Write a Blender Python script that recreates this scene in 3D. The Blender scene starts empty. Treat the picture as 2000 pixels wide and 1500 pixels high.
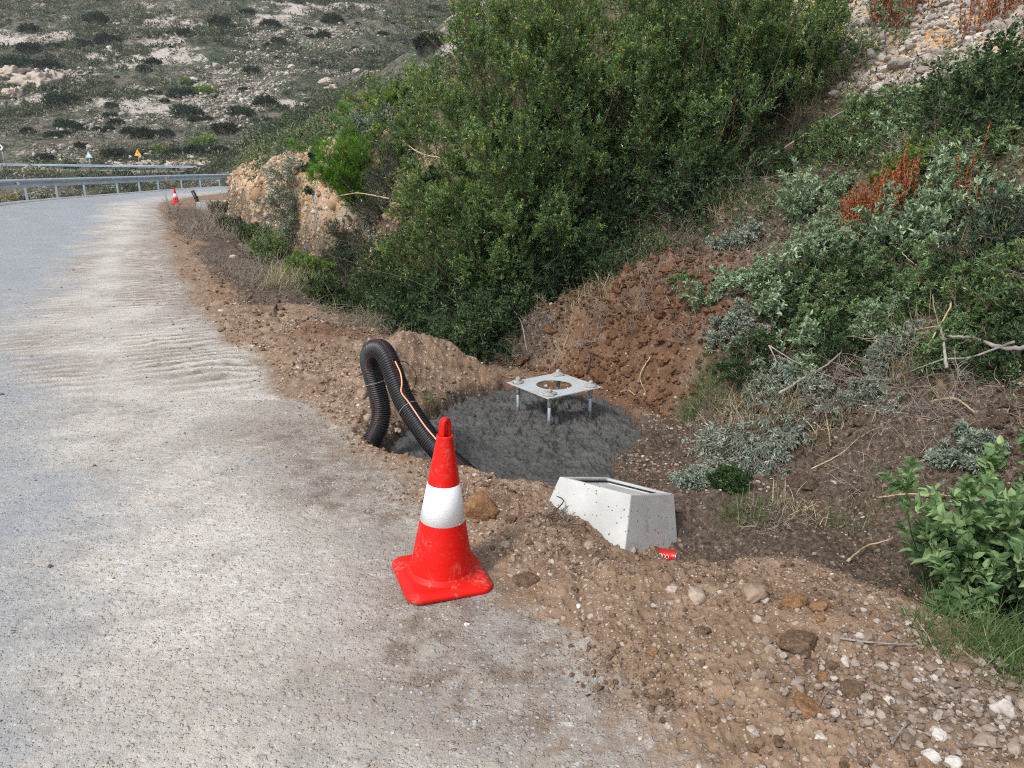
import bpy, bmesh, math
import numpy as np
from mathutils import Vector, Matrix
R = math.radians
scene = bpy.context.scene
COL = scene.collection

# ------------------------------------------------------------------ camera
H = 1.72; PITCH = 16.15; FOC = 1440.0
cd = bpy.data.cameras.new('camera'); cam = bpy.data.objects.new('camera', cd); COL.objects.link(cam)
cd.sensor_width = 36; cd.lens = FOC / 2000 * 36; cd.clip_start = .05; cd.clip_end = 2000
cam.location = (0, 0, H); cam.rotation_euler = (R(90 - PITCH), 0, 0)
scene.camera = cam
# ------------------------------------------------------------------ light
SUN_EL, SUN_AZ = 48, 222     # azimuth the light comes from, clockwise from +Y
world = bpy.data.worlds.new('World'); scene.world = world; world.use_nodes = True
wn = world.node_tree; bg = wn.nodes['Background']
sky = wn.nodes.new('ShaderNodeTexSky'); sky.sky_type = 'NISHITA'; sky.sun_disc = False
sky.sun_elevation = R(SUN_EL); sky.sun_rotation = R(SUN_AZ); sky.air_density = 1.0; sky.dust_density = 1.5; sky.ozone_density = 1.0
hs = wn.nodes.new('ShaderNodeHueSaturation'); hs.inputs['Saturation'].default_value = .35
wn.links.new(sky.outputs[0], hs.inputs['Color']); wn.links.new(hs.outputs[0], bg.inputs[0])
bg.inputs[1].default_value = .125
sl = bpy.data.lights.new('sun', 'SUN'); sun = bpy.data.objects.new('sun', sl); COL.objects.link(sun)
sl.energy = 1.5; sl.angle = R(10); sl.color = (1, .97, .93)
az = R(SUN_AZ); el = R(SUN_EL)
sdir = Vector((math.sin(az) * math.cos(el), math.cos(az) * math.cos(el), math.sin(el)))
sun.rotation_euler = sdir.to_track_quat('Z', 'Y').to_euler(); sun.location = (0, -5, 20)
scene.view_settings.view_transform = 'Standard'; scene.view_settings.look = 'None'
scene.view_settings.gamma = 1; scene.view_settings.exposure = 1.0
scene.cycles.max_bounces = 5; scene.cycles.diffuse_bounces = 3; scene.cycles.transparent_max_bounces = 4
scene.cycles.use_denoising = False; scene.cycles.filter_width = 1.1

# ------------------------------------------------------------------ small helpers
def rng(s): return np.random.default_rng(s)
f4 = np.float32
def sst(a, b, x):
    t = np.clip((x - a) / (b - a), 0, 1); return t * t * (3 - 2 * t)
def _hash(ix, iy, s):
    h = (ix.astype(np.uint32) * np.uint32(374761393) + iy.astype(np.uint32) * np.uint32(668265263) + np.uint32((s * 2246822519 + 97) & 0xffffffff))
    h = (h ^ (h >> np.uint32(13))) * np.uint32(1274126177)
    h = h ^ (h >> np.uint32(16))
    return h.astype(f4) / f4(4294967295.0)
def vn(x, y, s=0):
    x = np.asarray(x, dtype=np.float64); y = np.asarray(y, dtype=np.float64)
    xi = np.floor(x); yi = np.floor(y); fx = (x - xi).astype(f4); fy = (y - yi).astype(f4)
    xi = xi.astype(np.int64) & 0xffffffff; yi = yi.astype(np.int64) & 0xffffffff
    x1 = (xi + 1) & 0xffffffff; y1 = (yi + 1) & 0xffffffff
    u = fx * fx * fx * (fx * (fx * 6 - 15) + 10); v = fy * fy * fy * (fy * (fy * 6 - 15) + 10)
    a = _hash(xi, yi, s); b = _hash(x1, yi, s); c = _hash(xi, y1, s); d = _hash(x1, y1, s)
    return ((a + (b - a) * u) * (1 - v) + (c + (d - c) * u) * v) * 2 - 1
def fbm(x, y, s=0, o=4, lac=2.03, g=.5):
    t = 0; a = 1; n = 0
    for k in range(o):
        c, q = math.cos(.7 * k), math.sin(.7 * k)
        t = t + a * vn(x * c - y * q + 17.3 * k, x * q + y * c - 9.1 * k, s + k * 13); n += a; a *= g
        x = x * lac; y = y * lac
    return t / n
def bil(x, y, s=0, o=3):      # billowy lumps 0..1
    t = 0; a = 1; n = 0
    for k in range(o):
        t = t + a * (1 - np.abs(vn(x + 5.1 * k, y + 3.7 * k, s + 7 * k))); n += a; a *= .5; x = x * 2.1; y = y * 2.1
    return t / n
def smooth_line(P, n=44):
    P = np.array(P, float); Q = np.vstack([2 * P[0] - P[1], P, 2 * P[-1] - P[-2]])
    T = np.linspace(0, len(P) - 1 - 1e-9, n); i = T.astype(int); t = (T - i)[:, None]
    a, b, c, d = Q[i], Q[i + 1], Q[i + 2], Q[i + 3]
    return .5 * ((2 * b) + (c - a) * t + (2 * a - 5 * b + 4 * c - d) * t ** 2 + (3 * b - a - 3 * c + d) * t ** 3)
def sdist(L, x, y, want_s=False):        # signed distance, + to the right of the travel direction
    best = np.full(x.shape, 1e18); sg = np.zeros(x.shape); ss = np.zeros(x.shape); acc = 0.
    for i in range(len(L) - 1):
        ax, ay = L[i]; bx, by = L[i + 1]; dx, dy = bx - ax, by - ay; l = math.hypot(dx, dy)
        px, py = x - ax, y - ay
        t = (px * dx + py * dy) / (l * l)
        tc = np.clip(t, -1e9 if i == 0 else 0, 1e9 if i == len(L) - 2 else 1)
        d2 = (px - tc * dx) ** 2 + (py - tc * dy) ** 2
        cr = (px * dy - py * dx) / l
        key = d2 - 1e-7 * np.abs(cr)
        m = key < best
        best = np.where(m, key, best); sg = np.where(m, np.sign(cr), sg)
        if want_s: ss = np.where(m, acc + tc * l, ss)
        acc += l
    d = np.sqrt(np.maximum(best, 0)) * sg
    return (d, ss) if want_s else d
def polysd(L, x, y):                     # signed distance to a closed polygon, - inside
    best = np.full(x.shape, 1e18); ins = np.zeros(x.shape, bool); n = len(L)
    for i in range(n):
        ax, ay = L[i]; bx, by = L[(i + 1) % n]; dx, dy = bx - ax, by - ay
        t = np.clip(((x - ax) * dx + (y - ay) * dy) / (dx * dx + dy * dy), 0, 1)
        best = np.minimum(best, (x - ax - t * dx) ** 2 + (y - ay - t * dy) ** 2)
        if ay != by: ins ^= ((ay > y) != (by > y)) & (x < (bx - ax) * (y - ay) / (by - ay) + ax)
    return np.sqrt(best) * np.where(ins, -1, 1)
def ray(u, v):
    vy = (v - 750) / FOC; s, c = math.sin(R(PITCH)), math.cos(R(PITCH))
    return np.array([(u - 1000) / FOC, c - vy * s, -(s + vy * c)])
def pz(u, v, z):                          # photo pixel -> world point at height z
    d = ray(u, v); t = (z - H) / d[2]; return np.array([0, 0, H]) + t * d

# ------------------------------------------------------------------ terrain
FOOT = smooth_line([(3.6,-4),(2.8,.8),(2.2,2.5),(1.85,3.3),(1.6,4.1),(1.45,5.0),(1.15,6.0),(.4,6.9),(-.5,7.8),(-1.6,9.6),(-3.2,12.7),(-7.2,20.7),(-10.4,27.5),(-12.9,34),(-14.0,42),(-13.6,52),(-10.5,62),(-2,74)])
EDGE = smooth_line([(2.6,-3),(2.2,.9),(1.78,2.2),(1.45,2.6),(1.01,2.87),(.5,3.2),(0,3.53),(-.3,3.82),(-.82,4.42),(-1.15,5.25),(-1.45,6.1),(-2.15,8),(-4.3,12.5),(-8.5,20.9),(-13.6,31.5),(-15.4,37),(-16.6,44),(-16.6,54),(-13.8,64),(-6,77)])
BERM = smooth_line([(1.4,-4),(.75,1.0),(.46,1.8),(.24,2.28),(-.09,2.87),(-.63,3.79),(-1.53,5.28),(-2.54,6.97),(-3.75,8.9),(-6.3,13.9),(-11.3,24.5),(-15.2,32.5),(-17,38),(-18,45),(-18.2,55),(-16,66),(-9,80)])
LEFT = smooth_line([(-4,-10),(-6,-1),(-9.3,7),(-13,13.5),(-16.7,20.5),(-19.3,26.5),(-20.9,31.5),(-21.9,38),(-22.6,47),(-22.9,57),(-20.6,68),(-12,84)])
PADZ = -.2
PAD = [pz(u, v, PADZ)[:2] for u, v in [(742,893),(775,862),(850,812),(905,782),(985,766),(1100,772),(1200,798),(1243,838),(1228,868),(1195,905),(1190,960),(1130,990),(1050,985),(1000,978),(950,950),(880,945),(800,925)]]
PAD = [tuple(p) for p in smooth_line(PAD + [PAD[0]], 50)[:-1]]

def z_flat(x, y, dL):
    base = .22 * sst(9, 36, y) + .12 * sst(36, 70, y)
    return base + .032 * np.clip(7.0 - dL, 0, 7.5) * sst(4, 26, y)

def tracks(x, y, dB, sB):                 # ribbed prints of tyres in the dust
    trk = np.exp(-((dB + .5 + .12 * vn(sB * .4, 0 * sB, 77)) / .5) ** 4) + .7 * np.exp(-((dB + 1.7) / .4) ** 4)
    ph = sB + .16 * fbm(x * 2.2, y * 2.2, 75, 3) + .12 * dB
    rid = (np.sin(ph * 2 * math.pi / .2) * .5 + .5) ** 1.6
    return trk * sst(5.0, 6.5, y) * (1 - sst(20, 30, y)) * np.clip(.5 + .9 * fbm(x * 1.1, y * 1.1, 79, 3), 0, 1), rid
def terrain(x, y, detail=True):
    x = np.asarray(x, float); y = np.asarray(y, float)
    dF = sdist(FOOT, x, y); dE = sdist(EDGE, x, y); dB, sB = sdist(BERM, x, y, True); dL = sdist(LEFT, x, y)
    pad = polysd(PAD, x, y)
    zf = z_flat(x, y, dL)
    n1 = fbm(x * .9, y * .9, 3, 4); n2 = fbm(x * 3.1, y * 3.1, 11, 4); n0 = fbm(x * .23, y * .23, 23, 3)
    berm = sst(0, .45, dB) * (.05 + .03 * n2) * (1 - .5 * sst(12, 30, y))
    g = dE / np.maximum(dE - dF, .05)                      # 0 at the crest, 1 at the foot
    dep = .24 + .1 * n1
    dep = np.where(y < 3.4, .2, dep)
    ditch = -dep * sst(0, 1, g) * (dE > 0)
    zd = zf + berm + ditch
    # bank
    d = np.maximum(dF, 0)
    wallw = sst(10.5, 13.5, y) * (1 - sst(60, 80, y))      # where the cutting is a sheer face
    wh = 1.65 + .5 * sst(24, 12, y) + .25 * fbm(y * .4, x * .1, 5, 2)
    dd = np.maximum(d + .35 * fbm(x * .8, y * .8, 31, 3), 0)
    prof_n = .80 * np.minimum(dd, 7) + .5 * np.clip(dd - 7, 0, 8) + .22 * np.clip(dd - 15, 0, 40)
    prof_n = prof_n * (1 + .1 * n0)
    prof_w = wh * sst(.05, .75, dd) + (.62 - .16 * sst(14, 20, y)) * np.clip(dd - .7, 0, 9) + .2 * np.clip(dd - 9.7, 0, 40)
    bank = prof_n * (1 - wallw) + prof_w * wallw
    bank = bank + (n1 * .16 + n0 * .25) * sst(.3, 3, d) * (1 - .3 * wallw)
    # steeper scraped soil behind the slab
    cut = np.exp(-((x - .95) / .8) ** 2 - ((y - 6.7) / .8) ** 2)
    bank = bank + .42 * sst(0, .32, d + .06 * n2) * (1 - .75 * sst(.5, 1.6, d)) * sst(5.2, 5.9, y) * (1 - sst(7.2, 8.2, y)) * sst(-.5, .3, x)
    z = zd + np.where(dF > 0, bank, 0)
    # heaps of spoil
    z = z + .36 * np.exp(-(((x + .74) / .52) ** 2 + ((y - 6.3) / .48) ** 2) ** 1.3) * (1 + .15 * n2)
    z = z + .12 * np.exp(-((x + 2.05) / .5) ** 2 - ((y - 7.7) / .3) ** 2)
    z = z + .16 * np.exp(-((x - 1.35) / .4) ** 2 - ((y - 3.9) / .55) ** 2)
    z = z + .05 * np.exp(-((x + .1) / .25) ** 2 - ((y - 3.45) / .16) ** 2)
    z = z + .07 * np.exp(-((x - 1.3) / .3) ** 2 - ((y - 2.45) / .2) ** 2)
    z = z - .15 * np.exp(-((x - .82) / .34) ** 2 - ((y - 3.2) / .2) ** 2)
    mk_ = np.exp(-((x - .98) / .30) ** 2 - ((y - 3.42) / .26) ** 2); z = z * (1 - mk_) + np.minimum(z, -.2) * mk_
    mk_ = np.exp(-((x - .62) / .16) ** 2 - ((y - 3.06) / .10) ** 2); z = z * (1 - mk_) + np.minimum(z, -.06) * mk_
    # pit
    z = np.where((pad < .7) & (pad > -.1), np.clip(z, PADZ + .03 + .25 * pad + .05 * n2 - .6 * np.clip(pad - .12, 0, 1), PADZ + .05 + (.85 + 1.6 * sst(.1, .6, x) * sst(5.7, 6.1, y)) * np.maximum(pad, 0) + .04 * n2), z)
    z = np.where(pad < .22, (PADZ - .12) + (z - PADZ + .12) * sst(-.07, .05, pad + .04 * n2 + .02 * vn(x * 14, y * 14, 91)), z)
    # slope down beyond the left edge of the road, valley, far road bench, hill
    dl = -dL
    drop = -.1 * sst(.2, 1.2, dl) - .5 * np.clip(dl - 1.2, 0, 12) + .3 * n1 * sst(1, 4, dl)
    zl = zf + drop
    fb = 128 + .04 * x + 3 * np.sin(x * .02)               # line of the far road
    rise = np.clip(y - fb, -60, 400)
    rz = 1.75 - .012 * (x + 66)
    hill = rz + np.where(rise > 4, .43 * (rise - 4), 0) + np.where(rise < -4, .33 * (rise + 4), 0)
    hill = np.maximum(hill, -9)
    ter = 5.5 * fbm(x * .012, y * .012, 41, 3) * sst(4, 40, rise)
    hz = hill + ter
    tz = hz * .17 + .12 * fbm(x * .02, y * .02, 45, 2)     # terraces
    tf = tz - np.floor(tz); tw = .3 * sst(12, 30, rise)
    hz = hz * (1 - tw) + ((np.floor(tz) + sst(.3, .75, tf)) / .17) * tw
    hz = hz + .9 * fbm(x * .11, y * .11, 43, 4) * sst(4, 12, np.abs(rise))
    hz = np.where((rise > 4) & (rise < 9), hz + 1.2 * sst(4, 5.2, rise) * sst(-62, -55, x) * (1 - sst(6, 9, rise)), hz)
    spur = -6 + .56 * np.clip(x + 49 + 2.5 * fbm(x * .05, y * .05, 51, 3), 0, 200) * sst(64, 92, y) + .8 * fbm(x * .15, y * .15, 53, 3)
    spur = np.where(y > 64, spur - .35 * np.clip(y - 105, 0, 100), -9)
    w = sst(-1, 1, (spur - hz) / 3); hz = hz * (1 - w) + spur * w
    far_w = sst(2, 14, dl) * sst(20, 45, y + .3 * dl)
    far_y = sst(64, 90, y)
    z = np.where(dl > 0, zl, z)
    fw = np.maximum(np.where(dl > 0, np.maximum(far_w * sst(30, 60, y), far_y), far_y), 0)
    z = z * (1 - fw) + hz * fw
    if detail:
        near = 1 - sst(30, 80, y)
        dirt = sst(-.15, .25, dB) * near
        fine = fbm(x * 9, y * 9, 61, 4) * .02 + (bil(x * 17, y * 17, 63, 3) - .6) * .03 + (bil(x * 46, y * 46, 67, 2) - .6) * .012
        bk = sst(0, .6, dF)
        z = z + fine * dirt * (1 + 1.4 * bk) * np.where(pad < 0, 0, 1)
        z = z + dirt * (1 - bk) * .06 * (bil(x * 3.6, y * 3.6, 68, 3) - .62) * sst(2.4, 4.5, y)
        z = z + dirt * bk * .10 * (bil(x * 4.3, y * 4.3, 69, 3) - .6)
        # road surface and churned dust
        dust = sst(-2.6, -.3, dB) * (1 - sst(-.1, .1, dB))
        z = z + near * (1 - dirt) * (.0015 * fbm(x * 40, y * 40, 71, 2) + .006 * fbm(x * 2, y * 2, 73, 2))
        trk, rid = tracks(x, y, dB, sB)
        z = z + trk * rid * .018 * near
        cutm = np.exp(-(((x - .85) / 1.25) ** 2 + ((y - 6.7) / 1.1) ** 2) ** 2)
        z = z + cutm * bk * (.26 * (bil(x * 2.3 + .3 * n2, y * 2.3, 87, 2) - .6) + .14 * (bil(x * 6.5, y * 6.5, 89, 3) - .6) + .05 * fbm(x * 16, y * 16, 93, 3))
        z = z + dirt * bk * (1 - wallw) * (.10 * fbm(x * 2.3, y * 2.3, 83, 3) + .11 * (np.abs(vn(x * 6, y * 6, 85)) - .4) * np.exp(-((x - .95) / 1.1) ** 2 - ((y - 6.6) / 1.2) ** 2))
        rk = wallw * sst(.0, .25, dF) * (1 - sst(1.6, 2.6, dF)) * near
        z = z + rk * (.30 * fbm(x * 1.9, y * 1.9, 81, 4) + .35 * (np.abs(vn(y * .8, x * .3, 95)) - .35))
    return z

def hit(u, v, y0=1.5, y1=260.):
    d = ray(u, v); t = np.exp(np.linspace(math.log(y0), math.log(y1), 1500)); t = t / d[1] * 1.0
    X = d[0] * t; Y = d[1] * t; Z = H + d[2] * t
    g = terrain(X, Y, False) - Z
    k = np.argmax(g > 0)
    if not (g > 0).any(): k = len(t) - 1
    if k > 0 and g[k] != g[k-1]:
        f = g[k-1] / (g[k-1] - g[k]) if g[k] > 0 else 1
    else: f = 1
    tt = t[k-1] + (t[k] - t[k-1]) * f
    x, y = d[0] * tt, d[1] * tt
    return Vector((x, y, float(terrain(np.array([x]), np.array([y]))[0])))
def tz1(x, y): return float(terrain(np.array([x]), np.array([y]))[0])
def slope_n(x, y, e=.15):
    z0 = terrain(x, y, False); zx = terrain(x + e, y, False); zy = terrain(x, y + e, False)
    n = np.stack([-(zx - z0) / e, -(zy - z0) / e, np.ones_like(z0)], -1)
    return n / np.linalg.norm(n, axis=-1, keepdims=True)

# ------------------------------------------------------------------ mesh helpers
def mesh_np(name, V, F, mat=None, parent=None, smooth=False, attrs=None, uniform=None, mats=None, midx=None):
    """V (n,3); F either (m,k) array of equal faces or list of such arrays."""
    Fs = F if isinstance(F, list) else [F]
    Fs = [np.asarray(f, dtype=np.int32) for f in Fs if len(f)]
    me = bpy.data.meshes.new(name)
    me.vertices.add(len(V)); me.vertices.foreach_set('co', np.ascontiguousarray(V, dtype=f4).ravel())
    nl = sum(f.size for f in Fs); nf = sum(len(f) for f in Fs)
    me.loops.add(nl); me.loops.foreach_set('vertex_index', np.concatenate([f.ravel() for f in Fs]))
    me.polygons.add(nf)
    tot = np.concatenate([np.full(len(f), f.shape[1], np.int32) for f in Fs])
    st = np.concatenate([[0], np.cumsum(tot)[:-1]]).astype(np.int32)
    me.polygons.foreach_set('loop_start', st)
    me.polygons.foreach_set('use_smooth', np.full(nf, smooth))
    if midx is not None: me.polygons.foreach_set('material_index', np.asarray(midx, np.int32))
    me.update(calc_edges=True)
    for k, a in (attrs or {}).items():
        a = np.asarray(a, f4)
        if a.ndim == 2:
            at = me.attributes.new(k, 'FLOAT_COLOR', 'POINT'); at.data.foreach_set('color', a.ravel())
        else:
            at = me.attributes.new(k, 'FLOAT', 'POINT'); at.data.foreach_set('value', a)
    for m in (mats or ([mat] if mat else [])): me.materials.append(m)
    o = bpy.data.objects.new(name, me); COL.objects.link(o)
    if parent is not None: o.parent = parent
    return o
def tag(o, label=None, cat=None, group=None, kind=None):
    if label: o['label'] = label
    if cat: o['category'] = cat
    if group: o['group'] = group
    if kind: o['kind'] = kind
    return o
def empty(name, loc=(0, 0, 0), rz=0., label=None, cat=None, group=None):
    o = bpy.data.objects.new(name, None); COL.objects.link(o); o.location = loc; o.rotation_euler = (0, 0, rz)
    o.empty_display_size = .1
    return tag(o, label, cat, group)
def copy_tree(o, parent=None):
    kids = [c for c in bpy.data.objects if c.parent == o]
    c = o.copy(); COL.objects.link(c)
    if parent is not None: c.parent = parent
    for k in kids: copy_tree(k, c)
    return c
class MB:
    """collects primitives into one mesh"""
    def __init__(s): s.V = []; s.F = {}; s.n = 0
    def add(s, V, F):
        V = np.asarray(V, float).reshape(-1, 3)
        for f in F: s.F.setdefault(len(f), []).append([i + s.n for i in f])
        s.V.append(V); s.n += len(V)
    def box(s, c, d, M=None, bev=0):
        x, y, z = [q / 2 for q in d]
        bm = bmesh.new(); bmesh.ops.create_cube(bm, size=1)
        for v in bm.verts: v.co = (v.co.x * d[0], v.co.y * d[1], v.co.z * d[2])
        if bev: bmesh.ops.bevel(bm, geom=bm.edges[:], offset=bev, segments=2, affect='EDGES', profile=.5)
        s.bm(bm, M, c)
    def bm(s, bm, M=None, c=(0, 0, 0)):
        bm.verts.ensure_lookup_table(); bm.verts.index_update()
        V = np.array([(M @ v.co if M else v.co)[:] for v in bm.verts]) + np.array(c)
        s.add(V, [[v.index for v in f.verts] for f in bm.faces]); bm.free()
    def tube(s, P, r, n=8, cap=True):
        V, F = tube_np(np.asarray(P, float)[None], np.broadcast_to(np.asarray(r, float), (1, len(P))), n)
        F = [list(f) for f in F]
        if cap: F.append(list(range(n))[::-1]); F.append([(len(P) - 1) * n + k for k in range(n)])
        s.add(V, F)
    def lathe(s, prof, n=32, M=None, c=(0, 0, 0)):
        V = []; 
        for r, z in prof:
            for k in range(n):
                a = 2 * math.pi * k / n; V.append((r * math.cos(a), r * math.sin(a), z))
        F = []
        for i in range(len(prof) - 1):
            for k in range(n):
                k2 = (k + 1) % n; F.append([i * n + k, i * n + k2, (i + 1) * n + k2, (i + 1) * n + k])
        V = np.array(V)
        if M: V = np.array([(M @ Vector(v))[:] for v in V])
        s.add(V + np.array(c), F)
    def build(s, name, mat=None, parent=None, smooth=False, **k):
        V = np.vstack(s.V)
        return mesh_np(name, V, [np.array(f) for f in s.F.values()], mat, parent, smooth, **k)
def tube_np(P, Rr, n=4):
    """P (N,K,3) polylines, Rr (N,K) radii -> V, F (quads)"""
    N, K, _ = P.shape
    T = np.gradient(P, axis=1); T /= np.linalg.norm(T, axis=2, keepdims=True) + 1e-9
    up = np.zeros_like(T); up[..., 2] = 1; alt = np.zeros_like(T); alt[..., 0] = 1
    flat = np.abs(T[..., 2:3]).mean(axis=1, keepdims=True) > .9
    up = np.where(flat, alt, up)
    A = np.cross(T, up); A /= np.linalg.norm(A, axis=2, keepdims=True) + 1e-9
    B = np.cross(T, A)
    an = np.linspace(0, 2 * math.pi, n, endpoint=False)
    V = P[:, :, None, :] + Rr[:, :, None, None] * (A[:, :, None, :] * np.cos(an)[None, None, :, None] + B[:, :, None, :] * np.sin(an)[None, None, :, None])
    idx = np.arange(N * K * n).reshape(N, K, n); nx = np.roll(idx, -1, axis=2)
    F = np.stack([idx[:, :-1], nx[:, :-1], nx[:, 1:], idx[:, 1:]], -1).reshape(-1, 4)
    return V.reshape(-1, 3), F
# ------------------------------------------------------------------ materials
class NT:
    def __init__(s, name, rough=.85, spec=.3):
        s.m = bpy.data.materials.new(name); s.m.use_nodes = True; s.t = s.m.node_tree
        s.b = s.t.nodes['Principled BSDF']; s.b.inputs['Roughness'].default_value = rough
        s.b.inputs['Specular IOR Level'].default_value = spec
        s.co = None
    def n(s, t, **k):
        q = s.t.nodes.new(t)
        for a, v in k.items(): setattr(q, a, v)
        return q
    def l(s, a, b): s.t.links.new(a, b)
    def pos(s):
        if s.co is None:
            g = s.n('ShaderNodeNewGeometry'); s.co = g.outputs['Position']
        return s.co
    def obj(s):
        g = s.n('ShaderNodeTexCoord'); return g.outputs['Object']
    def attr(s, name, out='Fac'): return s.n('ShaderNodeAttribute', attribute_name=name).outputs[out]
    def noise(s, sc, det=4, rough=.55, dist=0, co=None, out=0):
        q = s.n('ShaderNodeTexNoise'); q.inputs['Scale'].default_value = sc; q.inputs['Detail'].default_value = det
        q.inputs['Roughness'].default_value = rough; q.inputs['Distortion'].default_value = dist
        s.l(co or s.pos(), q.inputs['Vector']); return q.outputs[out]
    def vor(s, sc, feat='F1', out='Distance', rnd=1, co=None):
        q = s.n('ShaderNodeTexVoronoi', feature=feat); q.inputs['Scale'].default_value = sc; q.inputs['Randomness'].default_value = rnd
        s.l(co or s.pos(), q.inputs['Vector']); return q.outputs[out]
    def ramp(s, f, stops, interp='LINEAR'):
        q = s.n('ShaderNodeValToRGB'); q.color_ramp.interpolation = interp; e = q.color_ramp.elements
        while len(e) < len(stops): e.new(.5)
        for i, (p, c) in enumerate(stops):
            e[i].position = p; c = (c, c, c) if isinstance(c, (int, float)) else c; e[i].color = (*c, 1)
        s.l(f, q.inputs[0]); return q.outputs[0]
    def mr(s, f, a, b, c=0., d=1.):
        q = s.n('ShaderNodeMapRange'); q.inputs[1].default_value = a; q.inputs[2].default_value = b
        q.inputs[3].default_value = c; q.inputs[4].default_value = d; s.l(f, q.inputs[0]); return q.outputs[0]
    def math(s, op, a, b=None, clamp=False):
        q = s.n('ShaderNodeMath', operation=op, use_clamp=clamp)
        for i, v in enumerate((a, b)):
            if v is None: continue
            if isinstance(v, (int, float)): q.inputs[i].default_value = v
            else: s.l(v, q.inputs[i])
        return q.outputs[0]
    def mix(s, f, a, b, mode='MIX'):
        q = s.n('ShaderNodeMix', data_type='RGBA', blend_type=mode)
        for i, v in ((0, f), (6, a), (7, b)):
            if isinstance(v, (int, float)): q.inputs[i].default_value = v if i == 0 else (v, v, v, 1)
            elif isinstance(v, tuple): q.inputs[i].default_value = (*v, 1)
            else: s.l(v, q.inputs[i])
        return q.outputs[2]
    def bump(s, h, st=.5, dist=.01, nrm=None):
        q = s.n('ShaderNodeBump'); q.inputs['Strength'].default_value = st; q.inputs['Distance'].default_value = dist
        s.l(h, q.inputs['Height'])
        if nrm is not None: s.l(nrm, q.inputs['Normal'])
        return q.outputs[0]
    def col(s, c):
        if isinstance(c, tuple): s.b.inputs['Base Color'].default_value = (*c, 1)
        else: s.l(c, s.b.inputs['Base Color'])
        return s
    def nrm(s, x): s.l(x, s.b.inputs['Normal']); return s
    def rgh(s, x): s.l(x, s.b.inputs['Roughness']); return s

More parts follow.
